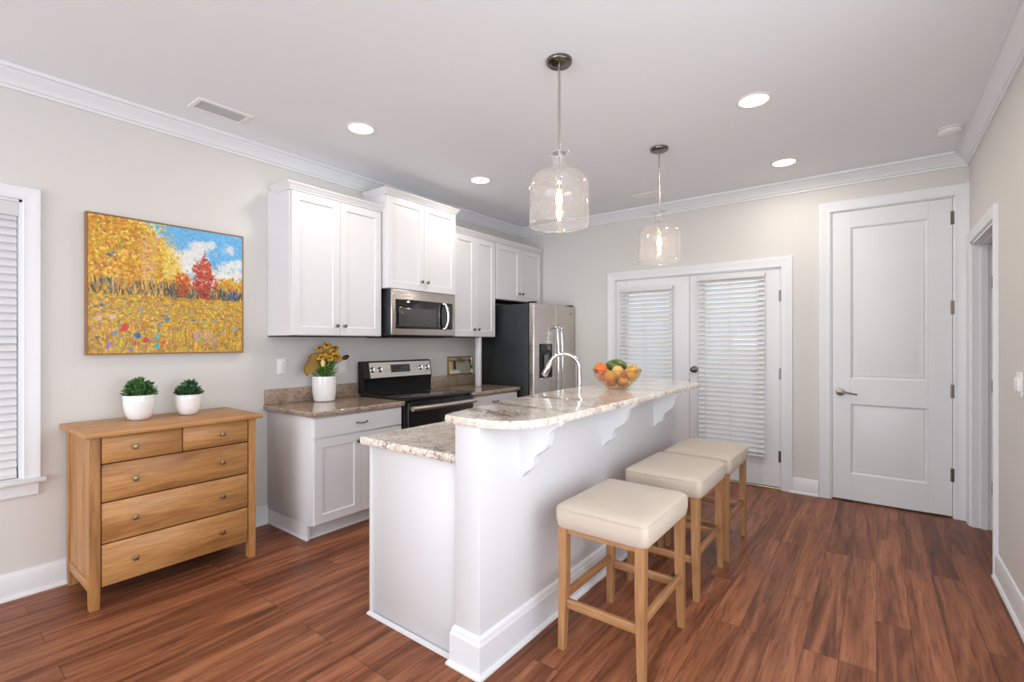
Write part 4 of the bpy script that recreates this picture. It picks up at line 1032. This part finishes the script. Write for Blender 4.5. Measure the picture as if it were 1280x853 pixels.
FC = fmat('cream_skin', (226, 204, 120), (214, 170, 84)); FG = fmat('green_skin', (104, 134, 46), (72, 74, 34), 22); FP = fmat('peach_skin', (214, 150, 84), (196, 96, 60))
# directions: camera sees +X-ish/-Y side; right in view = (C,S)
rt_ = Vector((.797, .604, 0)); fw_ = Vector((-.604, .797, 0))
fruits = [('orange', -.098, -.02, .112, .044, (1, 1, .95), FO, 'orange citrus fruit at the left rim of the glass bowl'),
          ('yellow_fruit', -.052, -.058, .088, .040, (1, 1, .95), FY, 'yellow fruit in the left front of the glass bowl, below the orange one'),
          ('cream_fruit', .004, -.066, .098, .042, (1, 1, 1.05), FC, 'pale cream fruit at the centre front of the glass bowl'),
          ('red_pepper', .024, -.082, .140, .018, (.8, .8, 1.2), FR, 'small red fruit right beside the pale cream one'),
          ('yellow_fruit', .068, -.046, .106, .043, (1.1, 1, .95), FY, 'large yellow fruit on the right half of the glass bowl'),
          ('orange_fruit', .112, .008, .118, .036, (1, 1, 1), fmat('amber_skin', (228, 150, 40), (216, 170, 50)), 'amber fruit at the right rim of the glass bowl'),
          ('green_fruit', .006, .046, .150, .061, (1.15, .95, .68), FG, 'big green fruit lying on top of the bowl'),
          ('peach', -.040, -.034, .050, .036, (1, 1, .95), FP, 'reddish fruit low in the left of the glass bowl'),
          ('peach', .050, -.036, .048, .036, (1, 1, .95), FP, 'peach coloured fruit low in the right of the glass bowl'),
          ('orange', -.060, .050, .104, .044, (1, 1, 1), FO, 'orange fruit at the back of the glass bowl beneath the green one'),
          ('lemon', .040, -.088, .072, .032, (1.15, .9, .9), FY, 'small yellow fruit low at the centre front of the glass bowl'),
          ('apricot', -.088, -.020, .066, .032, (1, 1, .95), FO, 'small orange fruit below the one at the left rim'),
          ('pear', .092, -.028, .070, .032, (1, 1, 1.05), FC, 'small pale fruit near the right side of the glass bowl'),
          ('yellow_fruit', .066, .056, .102, .044, (1, 1, 1), FY, 'yellow fruit at the back of the glass bowl, right of the green one')]
P_ = [Vector((f[1], f[2], f[3])) for f in fruits]; RR = [f[4]*(.95 if f[0] != 'green_fruit' else .60) for f in fruits]
for it in range(400):
    for i in range(len(P_)):
        for j in range(i):
            d = P_[i]-P_[j]; o_ = RR[i]+RR[j]+.001-d.length
            if o_ > 0:
                d.normalize(); P_[i] += d*o_*.5; P_[j] -= d*o_*.5
        q = P_[i]-Vector((0, 0, .168)); L_ = .160-RR[i]
        if P_[i].z < .168 and q.length > L_: P_[i] = Vector((0, 0, .168))+q.normalized()*L_
        hh = Vector((P_[i].x, P_[i].y)); 
        if hh.length > .125: P_[i].x *= .125/hh.length; P_[i].y *= .125/hh.length
        P_[i].z -= .0002
        if fruits[i][0] == 'green_fruit': P_[i] = Vector(fruits[i][1:4])
fruits = [(f[0], p.x, p.y, p.z, f[4] if f[0] == 'green_fruit' else r)+f[5:] for f, p, r in zip(fruits, P_, RR)]
for nm_, a, b, h, r, s_, mt_, lb in fruits:
    c = Vector((bx, by, bz+h))+rt_*a+fw_*b; m = MB(); m.ell((c.x, c.y, c.z), (r*s_[0], r*s_[1], r*s_[2]), 24, 16, Matrix.Rotation(.65, 3, 'Z'))
    if nm_ == 'green_fruit':
        o = obj(nm_, m, mt_, None, 80)
    else: o = obj(nm_, m, mt_, None, 80)
    o2 = tag(o, lb, 'fruit', 'fruit in the glass bowl')
    if r > .035: obj('stem_scar', MB().ell((c.x+.004, c.y-.004, c.z+r*s_[2]*.97), (.004, .004, .003), 8, 6), BRN, o)

# ------------------------------------------------------------------ small picture on the backsplash ledge
t = thing('framed_picture', (XL+.012, 3.80, ZT+.112), 'small gold framed picture leaning on the wall between range and refrigerator', 'picture')
GOLD = mat('gold_frame', (182, 150, 84), .3, .8); y0, y1, z0, z1 = 3.610, 3.985, ZT+.113, 1.180
lean = lambda u, v, n: (XL+.020-.010*v/(z1-z0)+n, y0+u, z0+v)
obj('frame', MB().rings(lean, y1-y0, z1-z0, [(0, -.008), (0, .004), (.008, .006), (.012, 0)], False), GOLD, t, 25)
bk = obj('print', MB().loft([[lean(.008, .008, .0), lean(y1-y0-.008, .008, .0), lean(y1-y0-.008, z1-z0-.008, 0), lean(.008, z1-z0-.008, 0)], [lean(.008, .008, -.005), lean(y1-y0-.008, .008, -.005), lean(y1-y0-.008, z1-z0-.008, -.005), lean(.008, z1-z0-.008, -.005)]]), mat('print_sage', (176, 176, 160), .4), t)
def patch(name, u0, v0, u1, v1, mt_, k=.0015):
    obj(name, MB().loft([[lean(u0, v0, k), lean(u1, v0, k), lean(u1, v1, k), lean(u0, v1, k)], [lean(u0, v0, 0), lean(u1, v0, 0), lean(u1, v1, 0), lean(u0, v1, 0)]]), mt_, t)
patch('printed_shelf', .02, .016, .17, .046, mat('print_white', (236, 232, 230), .5))
patch('printed_trunk', .078, .06, .115, .145, mat('print_brown', (70, 52, 30), .5))
patch('printed_column', .014, .046, .05, .15, mat('print_cream', (222, 200, 150), .5))
patch('printed_beam', .014, .146, .355, .154, BRN, .002)
m = MB(); rg = random.Random(8)
for k in range(30): 
    a = rg.uniform(0, 2*PI); leaf(m, lean(rg.uniform(.14, .24), rg.uniform(.13, .175), .004), (0.3, math.cos(a), math.sin(a)), .026, .012)
obj('dried_leaves', m, mat('dried_leaf', (146, 116, 52), .6), t, 70)
m = MB()
for k in range(9):
    a = rg.uniform(-1, 1); leaf(m, lean(.335, .08+.012*k*.6, .004), (.3, math.cos(a+1.6), math.sin(a)), .035, .014)
obj('green_leaves', m, LEAF2, t, 70)
